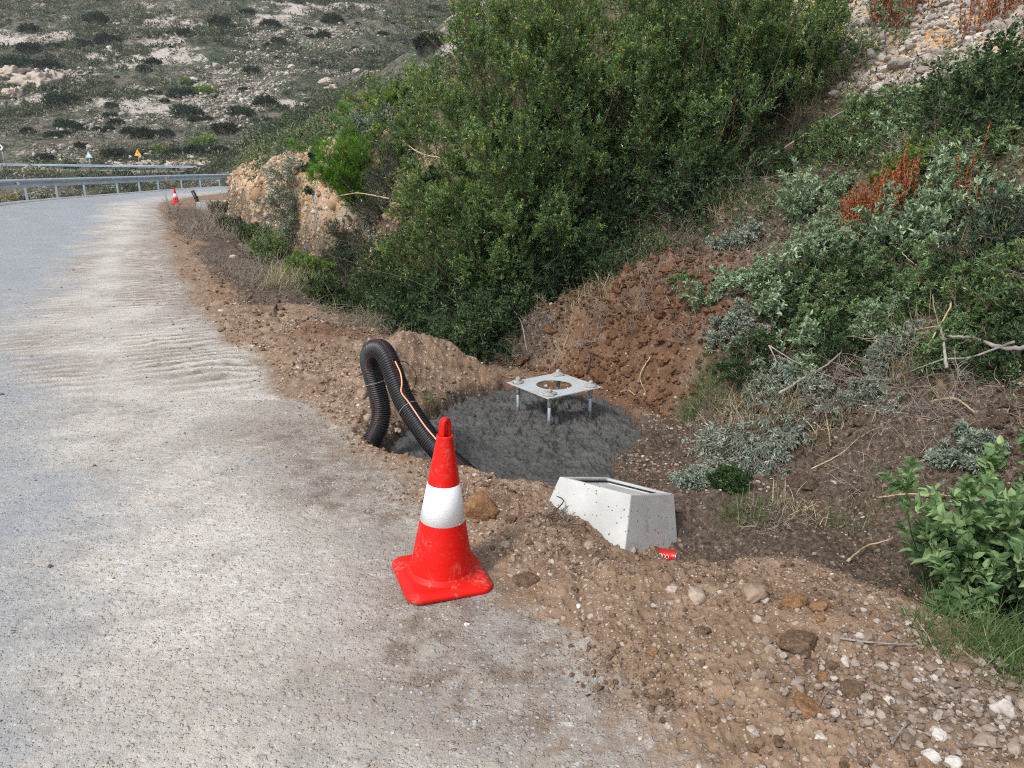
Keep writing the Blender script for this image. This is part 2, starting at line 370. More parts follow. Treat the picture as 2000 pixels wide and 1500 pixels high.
def ground_material():
    t = NT('ground_surface', .92, .2)
    z = t.n('ShaderNodeSeparateColor'); t.l(t.attr('zone', 'Color'), z.inputs[0]); dust, red, rock = z.outputs[0], z.outputs[1], z.outputs[2]
    y = t.n('ShaderNodeSeparateColor'); t.l(t.attr('zone2', 'Color'), y.inputs[0]); moist, dirt, stony = y.outputs[0], y.outputs[1], y.outputs[2]
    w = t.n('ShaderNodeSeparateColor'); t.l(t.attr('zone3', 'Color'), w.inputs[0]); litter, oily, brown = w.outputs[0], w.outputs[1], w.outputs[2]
    big = t.noise(1.1, 5, .6); mid = t.noise(7, 5, .65); fin = t.noise(38, 4, .7); vf = t.noise(160, 3, .7)
    # asphalt
    asp = t.mix(t.mr(vf, .35, .65), (.22, .245, .27), (.38, .405, .43))
    asp = t.mix(t.mr(big, .35, .7), asp, (.26, .28, .295))
    ch = t.vor(58, 'F1', 'Color'); chs = t.n('ShaderNodeSeparateColor'); t.l(ch, chs.inputs[0])
    cd_ = t.vor(58); chip = t.math('MULTIPLY', t.mr(chs.outputs[0], .80, .83), t.mr(cd_, .45, .3))
    # dust
    du = t.mix(t.mr(mid, .35, .68), (.30, .268, .228), (.53, .495, .445))
    du = t.mix(t.math('MULTIPLY', t.mr(big, .42, .6), .8), du, (.58, .54, .48))
    stm = t.n('ShaderNodeMapping'); stm.inputs['Rotation'].default_value = (0, 0, R(12)); stm.inputs['Scale'].default_value = (.8, 3.2, 1); t.l(t.pos(), stm.inputs[0])
    scr = t.noise(9, 4, .7, .6, stm.outputs[0]); scm = t.math('MULTIPLY', t.mr(scr, .55, .62), t.mr(fin, .42, .58))
    scm = t.math('MULTIPLY', scm, t.mr(t.noise(.9, 2, .5, 0), .44, .56))
    du = t.mix(t.math('MULTIPLY', scm, .95), du, (.68, .67, .65))
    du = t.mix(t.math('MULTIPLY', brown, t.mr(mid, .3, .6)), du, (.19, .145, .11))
    dm = t.math('ADD', dust, t.math('MULTIPLY', t.math('SUBTRACT', t.noise(2.2, 6, .7, .5), .5), 1.3))
    flat = t.mix(t.mr(dm, .1, .9), asp, du)
    flat = t.mix(t.math('MULTIPLY', chip, .75), flat, t.mix(t.mr(chs.outputs[1], .1, .9), (.58, .57, .55), (.30, .36, .42)))
    spk = t.noise(260, 2, .6); flat = t.mix(t.math('MULTIPLY', t.mr(spk, .55, .7), .45), flat, (.15, .135, .12), 'MIX')
    sp2 = t.noise(190, 3, .7); flat = t.mix(t.math('MULTIPLY', t.mr(sp2, .58, .68), .6), flat, (.66, .65, .63), 'MIX')
    mot = t.noise(23, 5, .75, .4); flat = t.mix(t.math('MULTIPLY', t.mr(mot, .5, .7), .55), flat, (.20, .175, .155), 'MIX')
    # loose soil
    so = t.mix(t.mr(mid, .3, .7), (.135, .083, .050), (.31, .212, .140))
    so = t.mix(t.math('MULTIPLY', t.mr(fin, .5, .75), .5), so, (.36, .285, .22))
    rd = t.mix(t.mr(mid, .3, .7), (.080, .040, .022), (.20, .108, .060))
    so = t.mix(t.mr(t.math('ADD', red, t.math('MULTIPLY', t.math('SUBTRACT', t.noise(3.5, 5, .7), .5), 1.8)), .3, .9), so, rd)
    mo = t.mix(t.mr(fin, .35, .7), (.038, .028, .021), (.155, .112, .082))
    so = t.mix(t.mr(t.math('ADD', moist, t.math('MULTIPLY', t.math('SUBTRACT', mid, .5), .8)), .35, .7), so, mo)
    so = t.mix(t.math('MULTIPLY', oily, t.mr(mid, .4, .6)), so, (.035, .033, .032))
    # small stones coloured into soil
    v1 = t.vor(28, 'F1', 'Color'); vs = t.n('ShaderNodeSeparateColor'); t.l(v1, vs.inputs[0]); d1 = t.vor(28)
    v2 = t.vor(70, 'F1', 'Color'); v2s = t.n('ShaderNodeSeparateColor'); t.l(v2, v2s.inputs[0]); d2 = t.vor(70)
    st1 = t.math('MULTIPLY', t.math('GREATER_THAN', t.math('ADD', vs.outputs[0], t.math('MULTIPLY', stony, .35)), .9), t.mr(d1, .42, .3))
    st2 = t.math('MULTIPLY', t.math('GREATER_THAN', t.math('ADD', v2s.outputs[0], t.math('MULTIPLY', stony, .3)), .83), t.mr(d2, .45, .3))
    sc1 = t.mix(vs.outputs[1], (.30, .22, .17), (.56, .50, .44)); sc2 = t.mix(v2s.outputs[1], (.30, .23, .18), (.62, .57, .52))
    dmp = t.math('MULTIPLY', t.mr(moist, .2, 1, .8, .25), t.mr(red, .2, .9, 1, .3)); so = t.mix(t.math('MULTIPLY', t.math('MULTIPLY', st2, .8), dmp), so, sc2); so = t.mix(t.math('MULTIPLY', t.math('MULTIPLY', st1, .85), dmp), so, sc1)
    # conglomerate
    rm = t.noise(1.4, 4, .6)
    smp = t.n('ShaderNodeMapping'); smp.inputs['Scale'].default_value = (.35, .35, 4.5); t.l(t.pos(), smp.inputs[0]); strt = t.noise(2.2, 5, .7, .3, smp.outputs[0])
    ro = t.mix(t.mr(mid, .3, .7), (.34, .205, .10), (.58, .44, .29)); ro = t.mix(t.math('MULTIPLY', t.mr(strt, .5, .6), .6), ro, (.46, .38, .29))
    ro = t.mix(t.mr(rm, .5, .62), ro, (.42, .37, .32))
    ro = t.mix(t.math('MULTIPLY', t.mr(t.noise(2.3, 3), .55, .65), .7), ro, (.48, .25, .10))
    v3 = t.vor(11, 'F1', 'Color'); v3s = t.n('ShaderNodeSeparateColor'); t.l(v3, v3s.inputs[0]); d3 = t.vor(11)
    st3 = t.math('MULTIPLY', t.math('GREATER_THAN', v3s.outputs[0], .45), t.mr(d3, .45, .32))
    ro = t.mix(t.math('MULTIPLY', st3, .8), ro, t.mix(v3s.outputs[1], (.33, .25, .19), (.62, .56, .49)))
    so = t.mix(t.mr(t.math('ADD', rock, t.math('MULTIPLY', t.math('SUBTRACT', mid, .5), .6)), .4, .6), so, ro)
    # dead leaf litter
    li = t.mix(t.mr(fin, .4, .65), (.075, .055, .035), (.19, .15, .10))
    so = t.mix(t.mr(t.math('ADD', litter, t.math('MULTIPLY', t.math('SUBTRACT', mid, .5), 1.2)), .4, .8), so, li)
    dd = t.math('ADD', dirt, t.math('MULTIPLY', t.math('SUBTRACT', t.noise(14, 5, .7), .5), 1.1))
    t.col(t.mix(t.mr(dd, .3, .7), flat, so))
    hgt = t.math('ADD', t.math('MULTIPLY', fin, .6), t.math('MULTIPLY', vf, .35))
    hgt = t.math('ADD', hgt, t.math('MULTIPLY', t.math('ADD', st1, st2), .35))
    hgt = t.math('ADD', hgt, t.math('MULTIPLY', t.math('MULTIPLY', st3, rock), 1.8))
    hgt = t.math('ADD', hgt, t.math('MULTIPLY', chip, .2))
    b1 = t.bump(hgt, .9, .014)
    t.nrm(b1)
    t.rgh(t.mix(moist, .92, .75)); return t.m
M_GROUND = ground_material()

def hill_material():
    t = NT('hill_surface', .95, .1)
    a = t.noise(.06, 5, .6); b = t.noise(.45, 5, .65); c = t.noise(2.2, 4, .7)
    z = t.n('ShaderNodeSeparateColor'); t.l(t.attr('zone', 'Color'), z.inputs[0])
    soil = t.mix(t.mr(c, .35, .65), (.10, .085, .068), (.24, .20, .165))
    stn = t.mix(t.mr(c, .35, .7), (.34, .29, .25), (.62, .57, .52))
    grn = t.mix(t.mr(c, .35, .7), (.035, .05, .03), (.085, .105, .065))
    k = t.math('ADD', t.math('MULTIPLY', a, .5), t.math('MULTIPLY', b, .6))
    k = t.math('ADD', k, t.math('MULTIPLY', c, .25))
    q = t.mix(t.mr(k, .6, .78), grn, soil)
    sm = t.math('ADD', t.math('MULTIPLY', t.noise(.09, 5, .7), .7), t.math('MULTIPLY', t.noise(1.3, 4, .8), .5))
    sm = t.math('ADD', sm, t.math('MULTIPLY', z.outputs[0], .25))
    q = t.mix(t.mr(sm, .66, .74), q, stn)
    q = t.mix(z.outputs[1], q, t.mix(t.mr(c, .3, .7), (.40, .30, .20), (.58, .50, .40)))
    q = t.mix(z.outputs[2], q, t.mix(b, (.52, .50, .47), (.62, .60, .57)))
    t.col(q); t.nrm(t.bump(t.math('ADD', c, b), 1., .5)); return t.m
M_HILL = hill_material()

# ------------------------------------------------------------------ ground meshes
def polar(rr, aa):
    Rg, Ag = np.meshgrid(rr, aa, indexing='ij')
    x = Rg * np.sin(Ag); y = Rg * np.cos(Ag)
    n, m = Rg.shape; idx = np.arange(n * m).reshape(n, m)
    F = np.stack([idx[:-1, :-1], idx[1:, :-1], idx[1:, 1:], idx[:-1, 1:]], -1)
    return x, y, F
def zones(x, y):
    dF = sdist(FOOT, x, y); dE = sdist(EDGE, x, y); dB, sB = sdist(BERM, x, y, True); trk, rid = tracks(x, y, dB, sB); dL = sdist(LEFT, x, y); pad = polysd(PAD, x, y)
    n = fbm(x * .8, y * .8, 101, 3)
    dust = sst(-2.5, -1.3, dB + .5 * n) * (1 - .35 * sst(20, 40, y)) * (.25 + .75 * sst(-.9, .1, np.minimum(1, (y - 1) / 6) + 0 * x)) 
    near_l = sst(-2.6, -.9, dB + .35 * n)
    dust = np.where(y < 6, np.maximum(dust * .8, .95 * near_l), dust)
    wallw = sst(11, 13, y) * (1 - sst(60, 80, y))
    rock = wallw * sst(.0, .3, dF) * (1 - sst(1.3, 2.2, dF + .4 * n))
    rock = np.maximum(rock, .9 * sst(3.4, 3.9, x) * sst(3.1, 3.7, dF + .4 * n) * (y < 14))
    red = np.exp(-((x - .85) / 1.0) ** 2 - ((y - 6.3) / .75) ** 2) * 1.4 + .35 * np.exp(-((x - 1.3) / .8) ** 2 - ((y - 7.6) / .8) ** 2) + .9 * np.exp(-((x + 2.0) / .55) ** 2 - ((y - 7.6) / .35) ** 2)
    red += .55 * np.exp(-((x - 1.15) / .4) ** 2 - ((y - 2.5) / .3) ** 2) + .45 * np.exp(-((x + .1) / .35) ** 2 - ((y - 3.5) / .25) ** 2)
    red += .8 * np.exp(-((x - 2.8) / .35) ** 2 - ((y - 4.3) / .35) ** 2) + .5 * sst(.5, .9, n) + .35 * (y > 9) * (dE < .3) * (dB > 0)
    g = dE / np.maximum(dE - dF, .05)
    moist = np.where(x > .6, sst(.05, .5, g), sst(.25, 1, g)) * (1 - sst(1.8, 3, dF)) * (1 - wallw * sst(0, .1, dF))
    moist = moist * (1 - np.clip(1.4 * np.exp(-((x + .66) / .9) ** 2 - ((y - 6.2) / .8) ** 2), 0, 1)) * (1 - np.clip(red, 0, 1) * .9)
    moist = np.maximum(moist, .7 * sst(.14, .0, pad))
    ditch_ = (y > 9.5) * sst(-.9, -.3, dE + .5 * n) * (1 - sst(.3, .6, dF)) * (1 - sst(30, 34, y))
    moist = np.maximum(moist, .8 * ditch_)
    litter = sst(1.2, 2.6, dF) * (1 - rock) * (1 - np.clip(red, 0, 1)) + .8 * (y > 9.5) * sst(.25, .7, g) * (1 - sst(.3, .6, dF))
    litter = np.maximum(litter, sst(.5, 1.6, -dL))
    dirt = np.maximum(sst(-.4, .3, dB + .22 * fbm(x * 1.7, y * 1.7, 103, 3)), sst(.3, .7, -dL))
    oily = np.exp(-((x - 1.5) / .22) ** 2 - ((y - 1.98) / .12) ** 2)
    brown = 1.1 * np.exp(-((x + .75) / .6) ** 2 - ((y - 4.0) / .5) ** 2) + 1.15 * np.exp(-((x + .1) / .45) ** 2 - ((y - 2.45) / .5) ** 2) + .65 * sst(-.9, -.1, dB) * (y < 5.5)
    brown += .5 * np.exp(-((x + 1.75) / .6) ** 2 - ((y - 4.7) / .3) ** 2) + .5 * np.exp(-((x + .9) / .5) ** 2 - ((y - 2.2) / .25) ** 2) + .7 * sst(-.9, 0, dB) * (y > 9)
    brown += 1.7 * trk * (1 - rid) ** 1.5  # tyre rib troughs coloured darker: dirt plus groove shade painted in
    stony = np.clip(.55 + .6 * n + .5 * np.exp(-((x - 1.5) / .5) ** 2 - ((y - 2) / .4) ** 2), 0, 1)
    c = lambda a, b, d: np.clip(np.stack([a, b, d, np.ones_like(a)], -1).reshape(-1, 4), 0, 1)
    return c(dust, red, rock), c(moist, dirt, stony), c(litter, oily, brown), dB, dL
rr = np.concatenate([np.linspace(.9, 1.75, 50, endpoint=False), np.linspace(1.75, 4.6, 440, endpoint=False), np.exp(np.linspace(math.log(4.6), math.log(12), 360, endpoint=False)), np.exp(np.linspace(math.log(12), math.log(64), 330))])
aa = np.radians(np.concatenate([np.linspace(-56, -38, 40, endpoint=False), np.linspace(-38, 38, 700, endpoint=False), np.linspace(38, 56, 41)]))
x, y, F = polar(rr, aa)
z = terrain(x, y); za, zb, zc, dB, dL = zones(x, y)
V = np.stack([x, y, z], -1).reshape(-1, 3)
fb_ = (dB + .06 * fbm(x * 5, y * 5, 111, 3))[:-1, :-1]; fl_ = dL[:-1, :-1]
road_m = (fb_ < 0) & (fl_ > 0)
def sub(name, mask, V, F, at, mat, smooth=True):
    f = F[mask]; u, inv = np.unique(f, return_inverse=True)
    return mesh_np(name, V[u], inv.reshape(f.shape), mat, None, smooth, attrs={k: a[u] for k, a in at.items()})
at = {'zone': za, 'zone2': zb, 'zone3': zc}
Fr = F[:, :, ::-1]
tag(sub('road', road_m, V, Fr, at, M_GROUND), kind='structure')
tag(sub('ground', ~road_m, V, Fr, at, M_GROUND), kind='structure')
# the rest of the near ground, coarse, round behind the camera
ab = np.radians(np.linspace(56, 304, 160)); rb = np.concatenate([np.linspace(.9, 6, 40, endpoint=False), np.exp(np.linspace(math.log(6), math.log(64), 60))])
x2, y2, F2 = polar(rb, ab); y2c = np.maximum(y2, -12)
z2 = terrain(x2, y2c); a1, a2, a3, _, _ = zones(x2, y2c)
V2 = np.stack([x2, y2, z2], -1).reshape(-1, 3)
tag(mesh_np('ground', V2, F2[:, :, ::-1].reshape(-1, 4), M_GROUND, None, True, attrs={'zone': a1, 'zone2': a2, 'zone3': a3}), kind='structure')
xc, yc = polar(np.array([0.0, .9]), np.radians(np.linspace(0, 360, 60)))[:2]
Vc = np.stack([xc, yc, terrain(xc, yc)], -1).reshape(-1, 3); c1, c2, c3, _, _ = zones(xc, yc)
ic = np.arange(120).reshape(2, 60); Fc = np.stack([ic[0, :-1], ic[1, 1:], ic[1, :-1]], -1)
tag(mesh_np('road', Vc, Fc, M_GROUND, None, True, attrs={'zone': c1, 'zone2': c2, 'zone3': c3}), kind='structure')
# far hillside
rf = np.exp(np.linspace(math.log(64), math.log(430), 520)); af = np.radians(np.concatenate([np.linspace(-75, -37, 120, endpoint=False), np.linspace(-37, 10, 560, endpoint=False), np.linspace(10, 75, 90)]))
x3, y3, F3 = polar(rf, af); z3 = terrain(x3, y3)
fbl = 128 + .04 * x3 + 3 * np.sin(x3 * .02); rs = y3 - fbl
tzz = (z3 - 2) * .17; band = sst(.3, .5, np.abs(np.sin(tzz * math.pi))) * sst(10, 25, rs)
st = np.clip(.8 * sst(0, .5, fbm(x3 * .035, y3 * .08, 121, 4)), 0, 1)
cutb = ((rs > 4.2) & (rs < 7)) * sst(-58, -50, x3); rd = (np.abs(rs) < 3.6) * 1.
za3 = np.clip(np.stack([st, cutb, rd, np.ones_like(st)], -1), 0, 1).reshape(-1, 4)
V3 = np.stack([x3, y3, z3], -1).reshape(-1, 3)
tag(mesh_np('hillside', V3, F3[:, :, ::-1].reshape(-1, 4), M_HILL, None, True, attrs={'zone': za3}), kind='structure')
# ------------------------------------------------------------------ plants
def leaf_mat(name, stops, rough=.5, trans=.25, spec=.35, gain=1.5):
    t = NT(name, rough, spec); stops = [(p, tuple(min(q * gain, .9) for q in cc)) for p, cc in stops]; c = t.ramp(t.attr('rnd'), stops); t.col(c)
    tr = t.n('ShaderNodeBsdfTranslucent'); tc = t.n('ShaderNodeMix', data_type='RGBA', blend_type='MULTIPLY'); tc.inputs[0].default_value = 1
    t.l(c, tc.inputs[6]); tc.inputs[7].default_value = (1.5, 1.6, .7, 1); t.l(tc.outputs[2], tr.inputs[0])
    mx = t.n('ShaderNodeMixShader'); mx.inputs[0].default_value = trans
    t.l(t.b.outputs[0], mx.inputs[1]); t.l(tr.outputs[0], mx.inputs[2])
    t.l(mx.outputs[0], t.t.nodes['Material Output'].inputs[0]); return t.m
def bark_mat(name, a, b, sc=30):
    t = NT(name, .9, .15); t.col(t.mix(t.mr(t.noise(sc, 3), .3, .7), a, b)); return t.m
M_LENT = leaf_mat('mastic_leaf', [(0, (.022, .045, .018)), (.5, (.050, .092, .034)), (.78, (.09, .135, .042)), (.9, (.16, .20, .05)), (1, (.24, .20, .06))], .38, .3, .6, 2.1)
M_SAGE = leaf_mat('sage_leaf', [(0, (.07, .105, .06)), (.5, (.145, .20, .12)), (1, (.28, .34, .23))], .8, .15, .15)
M_SAGED = leaf_mat('grey_leaf', [(0, (.08, .10, .08)), (.6, (.17, .20, .16)), (1, (.30, .33, .27))], .85, .1, .1)
M_BROAD = leaf_mat('broad_leaf', [(0, (.04, .078, .03)), (.55, (.10, .16, .068)), (1, (.21, .28, .135))], .6, .25, .25)
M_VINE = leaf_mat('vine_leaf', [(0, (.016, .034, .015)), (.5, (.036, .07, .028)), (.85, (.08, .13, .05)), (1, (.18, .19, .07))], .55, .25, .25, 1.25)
M_GRASS = leaf_mat('grass_blade', [(0, (.03, .06, .02)), (.55, (.065, .11, .035)), (.8, (.12, .16, .06)), (.9, (.28, .26, .14)), (1, (.42, .37, .23))], .6, .3)
M_DRYG = leaf_mat('dry_grass_blade', [(0, (.10, .10, .05)), (.4, (.25, .22, .13)), (1, (.48, .42, .28))], .7, .25)
M_PINE = leaf_mat('pine_needle', [(0, (.05, .13, .012)), (.6, (.10, .25, .02)), (1, (.20, .38, .04))], .45, .3, .3, 1.0)
M_RUST = leaf_mat('rust_leaf', [(0, (.14, .035, .012)), (.5, (.30, .08, .022)), (1, (.46, .16, .05))], .8, .15, .2, 1.15)
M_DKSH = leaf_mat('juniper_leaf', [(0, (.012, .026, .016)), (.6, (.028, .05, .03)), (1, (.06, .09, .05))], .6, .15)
M_YGRN = leaf_mat('young_leaf', [(0, (.05, .09, .02)), (.6, (.11, .17, .04)), (1, (.20, .27, .07))], .5, .3)
M_HSH = leaf_mat('hill_shrub_leaf', [(0, (.018, .032, .020)), (.6, (.045, .065, .038)), (1, (.09, .12, .065))], .7, .1, .1, .75)
M_HGR = leaf_mat('hill_scrub_leaf', [(0, (.032, .042, .027)), (.4, (.07, .085, .055)), (.7, (.12, .12, .085)), (1, (.21, .185, .145))], .9, .1, .1, 1.6)
M_BARK = bark_mat('twig_bark', (.10, .065, .045), (.22, .16, .12))
M_REDST = bark_mat('red_stem', (.075, .05, .035), (.17, .12, .085))
M_GREYW = bark_mat('bleached_wood', (.15, .135, .12), (.34, .31, .28), 20)
M_STRAW = bark_mat('pale_root', (.28, .20, .12), (.52, .41, .27), 20)
M_DRYTW = bark_mat('dry_twig', (.10, .08, .065), (.34, .28, .23), 14)
M_DARKW = bark_mat('dark_branch', (.045, .035, .03), (.12, .09, .075), 20)

def unit(a): return a / (np.linalg.norm(a, axis=-1, keepdims=True) + 1e-9)
def perp(D, g):
    r = g.normal(size=D.shape); r -= (r * D).sum(-1, keepdims=True) * D; return unit(r)
def walk(g, B, D, L, K=7, wob=.12, up=0., drift=None):
    N = len(B); P = np.zeros((N, K, 3)); P[:, 0] = B; d = unit(D)
    Dr = np.zeros((N, K, 3)); Dr[:, 0] = d
    for k in range(1, K):
        d = unit(d + g.normal(size=d.shape) * wob + np.array([0, 0, up / K]) + (0 if drift is None else np.array(drift) / K))
        P[:, k] = P[:, k - 1] + d * (np.asarray(L)[:, None] / (K - 1)); Dr[:, k] = d
    return P, Dr
def along(P, D, t):
    """points at parameters t (N,m) in 0..1"""
    N, K, _ = P.shape; q = t * (K - 1); i = np.minimum(q.astype(int), K - 2); f = (q - i)[..., None]; n = np.arange(N)[:, None]
    return P[n, i] * (1 - f) + P[n, i + 1] * f, D[n, i]
def kids(g, P, D, m, L, ang=(.5, .9), tr=(.25, 1.), K=5, wob=.12, up=.2):
    N = len(P); t = g.uniform(tr[0], tr[1], (N, m)); B, d = along(P, D, t)
    B = B.reshape(-1, 3); d = d.reshape(-1, 3); a = g.uniform(ang[0], ang[1], len(d))[:, None]
    d = d * np.cos(a) + perp(d, g) * np.sin(a)
    LL = (np.repeat(np.asarray(L), m) if np.ndim(L) else np.full(N * m, L)) * g.uniform(.6, 1.15, N * m) * (1.1 - .5 * t.ravel())
    return walk(g, B, d, LL, K, wob, up)
def leaf_np(g, B, A, L, W, fold=.25, curl=.2, shape=1):
    S = perp(A, g); 
    # lay most blades with their face roughly upward
    up = np.zeros_like(A); up[:, 2] = 1; S2 = np.cross(A, up); k = g.uniform(.0, 1., len(A))[:, None] > .35
    S = unit(np.where(k, S2 + .5 * S, S)); N = np.cross(S, A); L = L[:, None]; W = W[:, None]
    n = len(B)
    if shape == 1:
        V = np.stack([B, B + A * L * .5 + S * W / 2 + N * W * fold, B + A * L + N * -L * curl, B + A * L * .5 - S * W / 2 + N * W * fold], 1)
        F = np.arange(n * 4).reshape(n, 4)
    elif shape == 2:      # oval, six points
        V = np.stack([B, B + A * L * .3 + S * W * .45 + N * W * fold, B + A * L * .7 + S * W * .38 + N * (W * fold - L * curl * .4), B + A * L - N * L * curl,
                      B + A * L * .7 - S * W * .38 + N * (W * fold - L * curl * .4), B + A * L * .3 - S * W * .45 + N * W * fold,
                      B + A * L * .35, B + A * L * .72 - N * L * curl * .4], 1)
        b = np.arange(n)[:, None] * 8
        F = np.concatenate([b + np.array([[0, 1, 2, 7]]), b + np.array([[0, 7, 4, 5]])]) if False else np.concatenate([b + np.array([[6, 0, 5, 4]]), b + np.array([[0, 6, 2, 1]])])
        F = np.concatenate([b + np.array([[0, 1, 2, 6]]), b + np.array([[6, 2, 3, 7]]), b + np.array([[7, 3, 4, 6]]), b + np.array([[0, 6, 4, 5]])])
        F = np.concatenate([b + np.array([[0, 1, 2, 7]]), b + np.array([[0, 7, 4, 5]]), ]); F3 = np.concatenate([b + np.array([[7, 2, 3]]), b + np.array([[7, 3, 4]])])
        return V.reshape(-1, 3), [F, F3], 8
    return V.reshape(-1, 3), [F], 4
def leaves_on(g, P, D, m, L, W, tr=(.15, 1.), ang=(.6, 1.2), up=.25, shape=1, fold=.25, curl=.15, pair=False, var=.3):
    N = len(P); t = np.sort(g.uniform(tr[0], tr[1], (N, m)), axis=1)
    if pair: t = np.repeat(t[:, ::2], 2, axis=1)[:, :m]
    B, d = along(P, D, t); B = B.reshape(-1, 3); d = d.reshape(-1, 3)
    s = perp(d, g)
    if pair: s = s.reshape(N, -1, 3); s[:, 1::2] = -s[:, 0:s.shape[1] // 2 * 2:2][:, :s[:, 1::2].shape[1]]; s = s.reshape(-1, 3)
    a = g.uniform(ang[0], ang[1], len(d))[:, None]; A = d * np.cos(a) + s * np.sin(a); A[:, 2] += up; A = unit(A)
    LL = L * g.uniform(1 - var, 1 + var, len(B)) * (1.1 - .35 * t.ravel()); WW = LL * W / L
    V, F, k = leaf_np(g, B, A, LL, WW, fold, curl, shape)
    twig = np.repeat(g.uniform(-.25, .25, N), m)
    r = np.clip(g.beta(2.2, 2.6, len(B)) + twig + .18 * (t.ravel() - .5), 0, 1)
    return V, F, np.repeat(r, k)
class Veg:
    """joins leaf or stem arrays into one mesh"""
    def __init__(s): s.V = []; s.F = []; s.r = []; s.n = 0
    def add(s, V, F, r=None):
        s.V.append(V); s.F += [f + s.n for f in (F if isinstance(F, list) else [F])]; s.r.append(np.zeros(len(V)) if r is None else r); s.n += len(V)
    def build(s, name, mat, parent=None):
        by = {}
        for f in s.F: by.setdefault(f.shape[1], []).append(f)
        return mesh_np(name, np.vstack(s.V), [np.vstack(v) for v in by.values()], mat, parent, False, attrs={'rnd': np.concatenate(s.r)})
def stems_np(v, P, r0, r1=.3, n=4):
    K = P.shape[1]; rr = np.asarray(r0)[:, None] * np.linspace(1, r1, K)[None] if np.ndim(r0) else np.full((len(P), 1), r0) * np.linspace(1, r1, K)[None]
    V, F = tube_np(P, rr, n); v.add(V, F)
def dirs(g, n, lean=(0, 0, 1), spread=.6):
    d = g.normal(size=(n, 3)) * spread; d[:, 2] = np.abs(d[:, 2]) * .5; return unit(unit(np.array(lean, float)) + d)
def base_pts(g, n, root, rx, ry=None, sink=.02):
    ry = ry or rx; a = g.uniform(0, 6.283, n); q = np.sqrt(g.uniform(0, 1, n)); x = root[0] + rx * q * np.cos(a); y = root[1] + ry * q * np.sin(a)
    return np.stack([x - root[0], y - root[1], terrain(x, y, False) - sink - root[2]], -1)

def bush(name, root, label, cat='shrub', mat=None, seed=0, n=20, Hh=1., lean=(0, 0, 1), spread=.6, rb=.15, m1=8, l1=.5, m2=6, l2=.22, nl=14, L=.03, W=.01,
         shape=1, smat=None, group=None, up=.3, pair=False, r0=.008, wob=.12, tr1=(.15, 1.), drift=None, lup=.25, curl=.15, rby=None, kmin=.55, whips=0, wdir=(-1, -.3, .4), ang1=(.35, .95)):
    g = rng(seed); B = base_pts(g, n, root, rb, rby); st = Veg(); lf = Veg()
    P, D = walk(g, B, dirs(g, n, lean, spread), Hh * g.uniform(kmin, 1.05, n), 9, wob, up, drift)
    stems_np(st, P, r0 * g.uniform(.7, 1.2, n), .3)
    if m1:
        P1, D1 = kids(g, P, D, m1, l1, ang1, tr1, 6, wob, up)
        stems_np(st, P1, r0 * .45, .4, 3)
        if m2:
            P2, D2 = kids(g, P1, D1, m2, l2, (.4, 1.), (.15, 1.), 4, wob, up)
            stems_np(st, P2, r0 * .22, .5, 3)
            V, F, r = leaves_on(g, P2, D2, nl, L, W, shape=shape, pair=pair, up=lup, curl=curl); lf.add(V, F, r)
        V, F, r = leaves_on(g, P1, D1, max(nl // 2 if m2 else nl, 4), L, W, shape=shape, pair=pair, up=lup, curl=curl); lf.add(V, F, r)
    else:
        V, F, r = leaves_on(g, P, D, nl, L, W, shape=shape, pair=pair, up=lup, curl=curl); lf.add(V, F, r)
    if whips:
        Bw = np.repeat(B[:1], whips, 0) + g.normal(size=(whips, 3)) * [.3, .3, .15] + [0, 0, .3]; Pw, Dw = walk(g, Bw, dirs(g, whips, wdir, .32), Hh * g.uniform(.9, 1.35, whips), 12, .06, .25)
        sw = Veg(); stems_np(sw, Pw, .0045, .3, 4); V, F, r = leaves_on(g, Pw, Dw, 16, L, W, (.55, 1.), up=lup); lf.add(V, F, r)
    for q in range(len(lf.V)):     # young growth is paler towards the tips of the whole plant
        dd_ = np.linalg.norm(lf.V[q], axis=1); lf.r[q] = np.clip(lf.r[q] + .3 * (dd_ / (dd_.max() + 1e-6) - .62), 0, 1)
    e = empty(name, root, 0, label, cat, group)
    st.build('stem', smat or M_BARK, e); lf.build('foliage', mat or M_LENT, e)
    if whips: sw.build('bare_shoots', M_REDST, e)
    return e
def blades(g, B, n, Hh, W, spread=.5, droop=.8, K=5, lean=(0, 0, 1)):
    P, D = walk(g, B, dirs(g, n, lean, spread), Hh * g.uniform(.45, 1.1, n), K, .06, -droop)
    S = unit(np.cross(D, [0, 0, 1.]) + .3 * g.normal(size=D.shape)); w = W * np.array([.8, 1, .8, .5, .06] if K == 5 else np.linspace(1, .1, K))[None, :, None] * g.uniform(.6, 1.3, (n, 1, 1))
    V = np.stack([P - S * w / 2, P + S * w / 2], 2).reshape(-1, 3); i = np.arange(n * K * 2).reshape(n, K, 2)
    F = np.stack([i[:, :-1, 0], i[:, :-1, 1], i[:, 1:, 1], i[:, 1:, 0]], -1).reshape(-1, 4)
    return V, [F], np.repeat(np.clip(g.beta(2, 2.4, n), 0, 1), K * 2)
def grass(name, root, label, mat=None, seed=0, n=300, Hh=.35, W=.005, rb=.15, spread=.5, droop=.8, group=None, cat='grass tuft', rby=None, lean=(0, 0, 1)):
    g = rng(seed); B = base_pts(g, n, root, rb, rby); v = Veg(); v.add(*blades(g, B, n, Hh, W, spread, droop, lean=lean))
    o = v.build(name, mat or M_GRASS); o.location = root; return tag(o, label, cat, group)
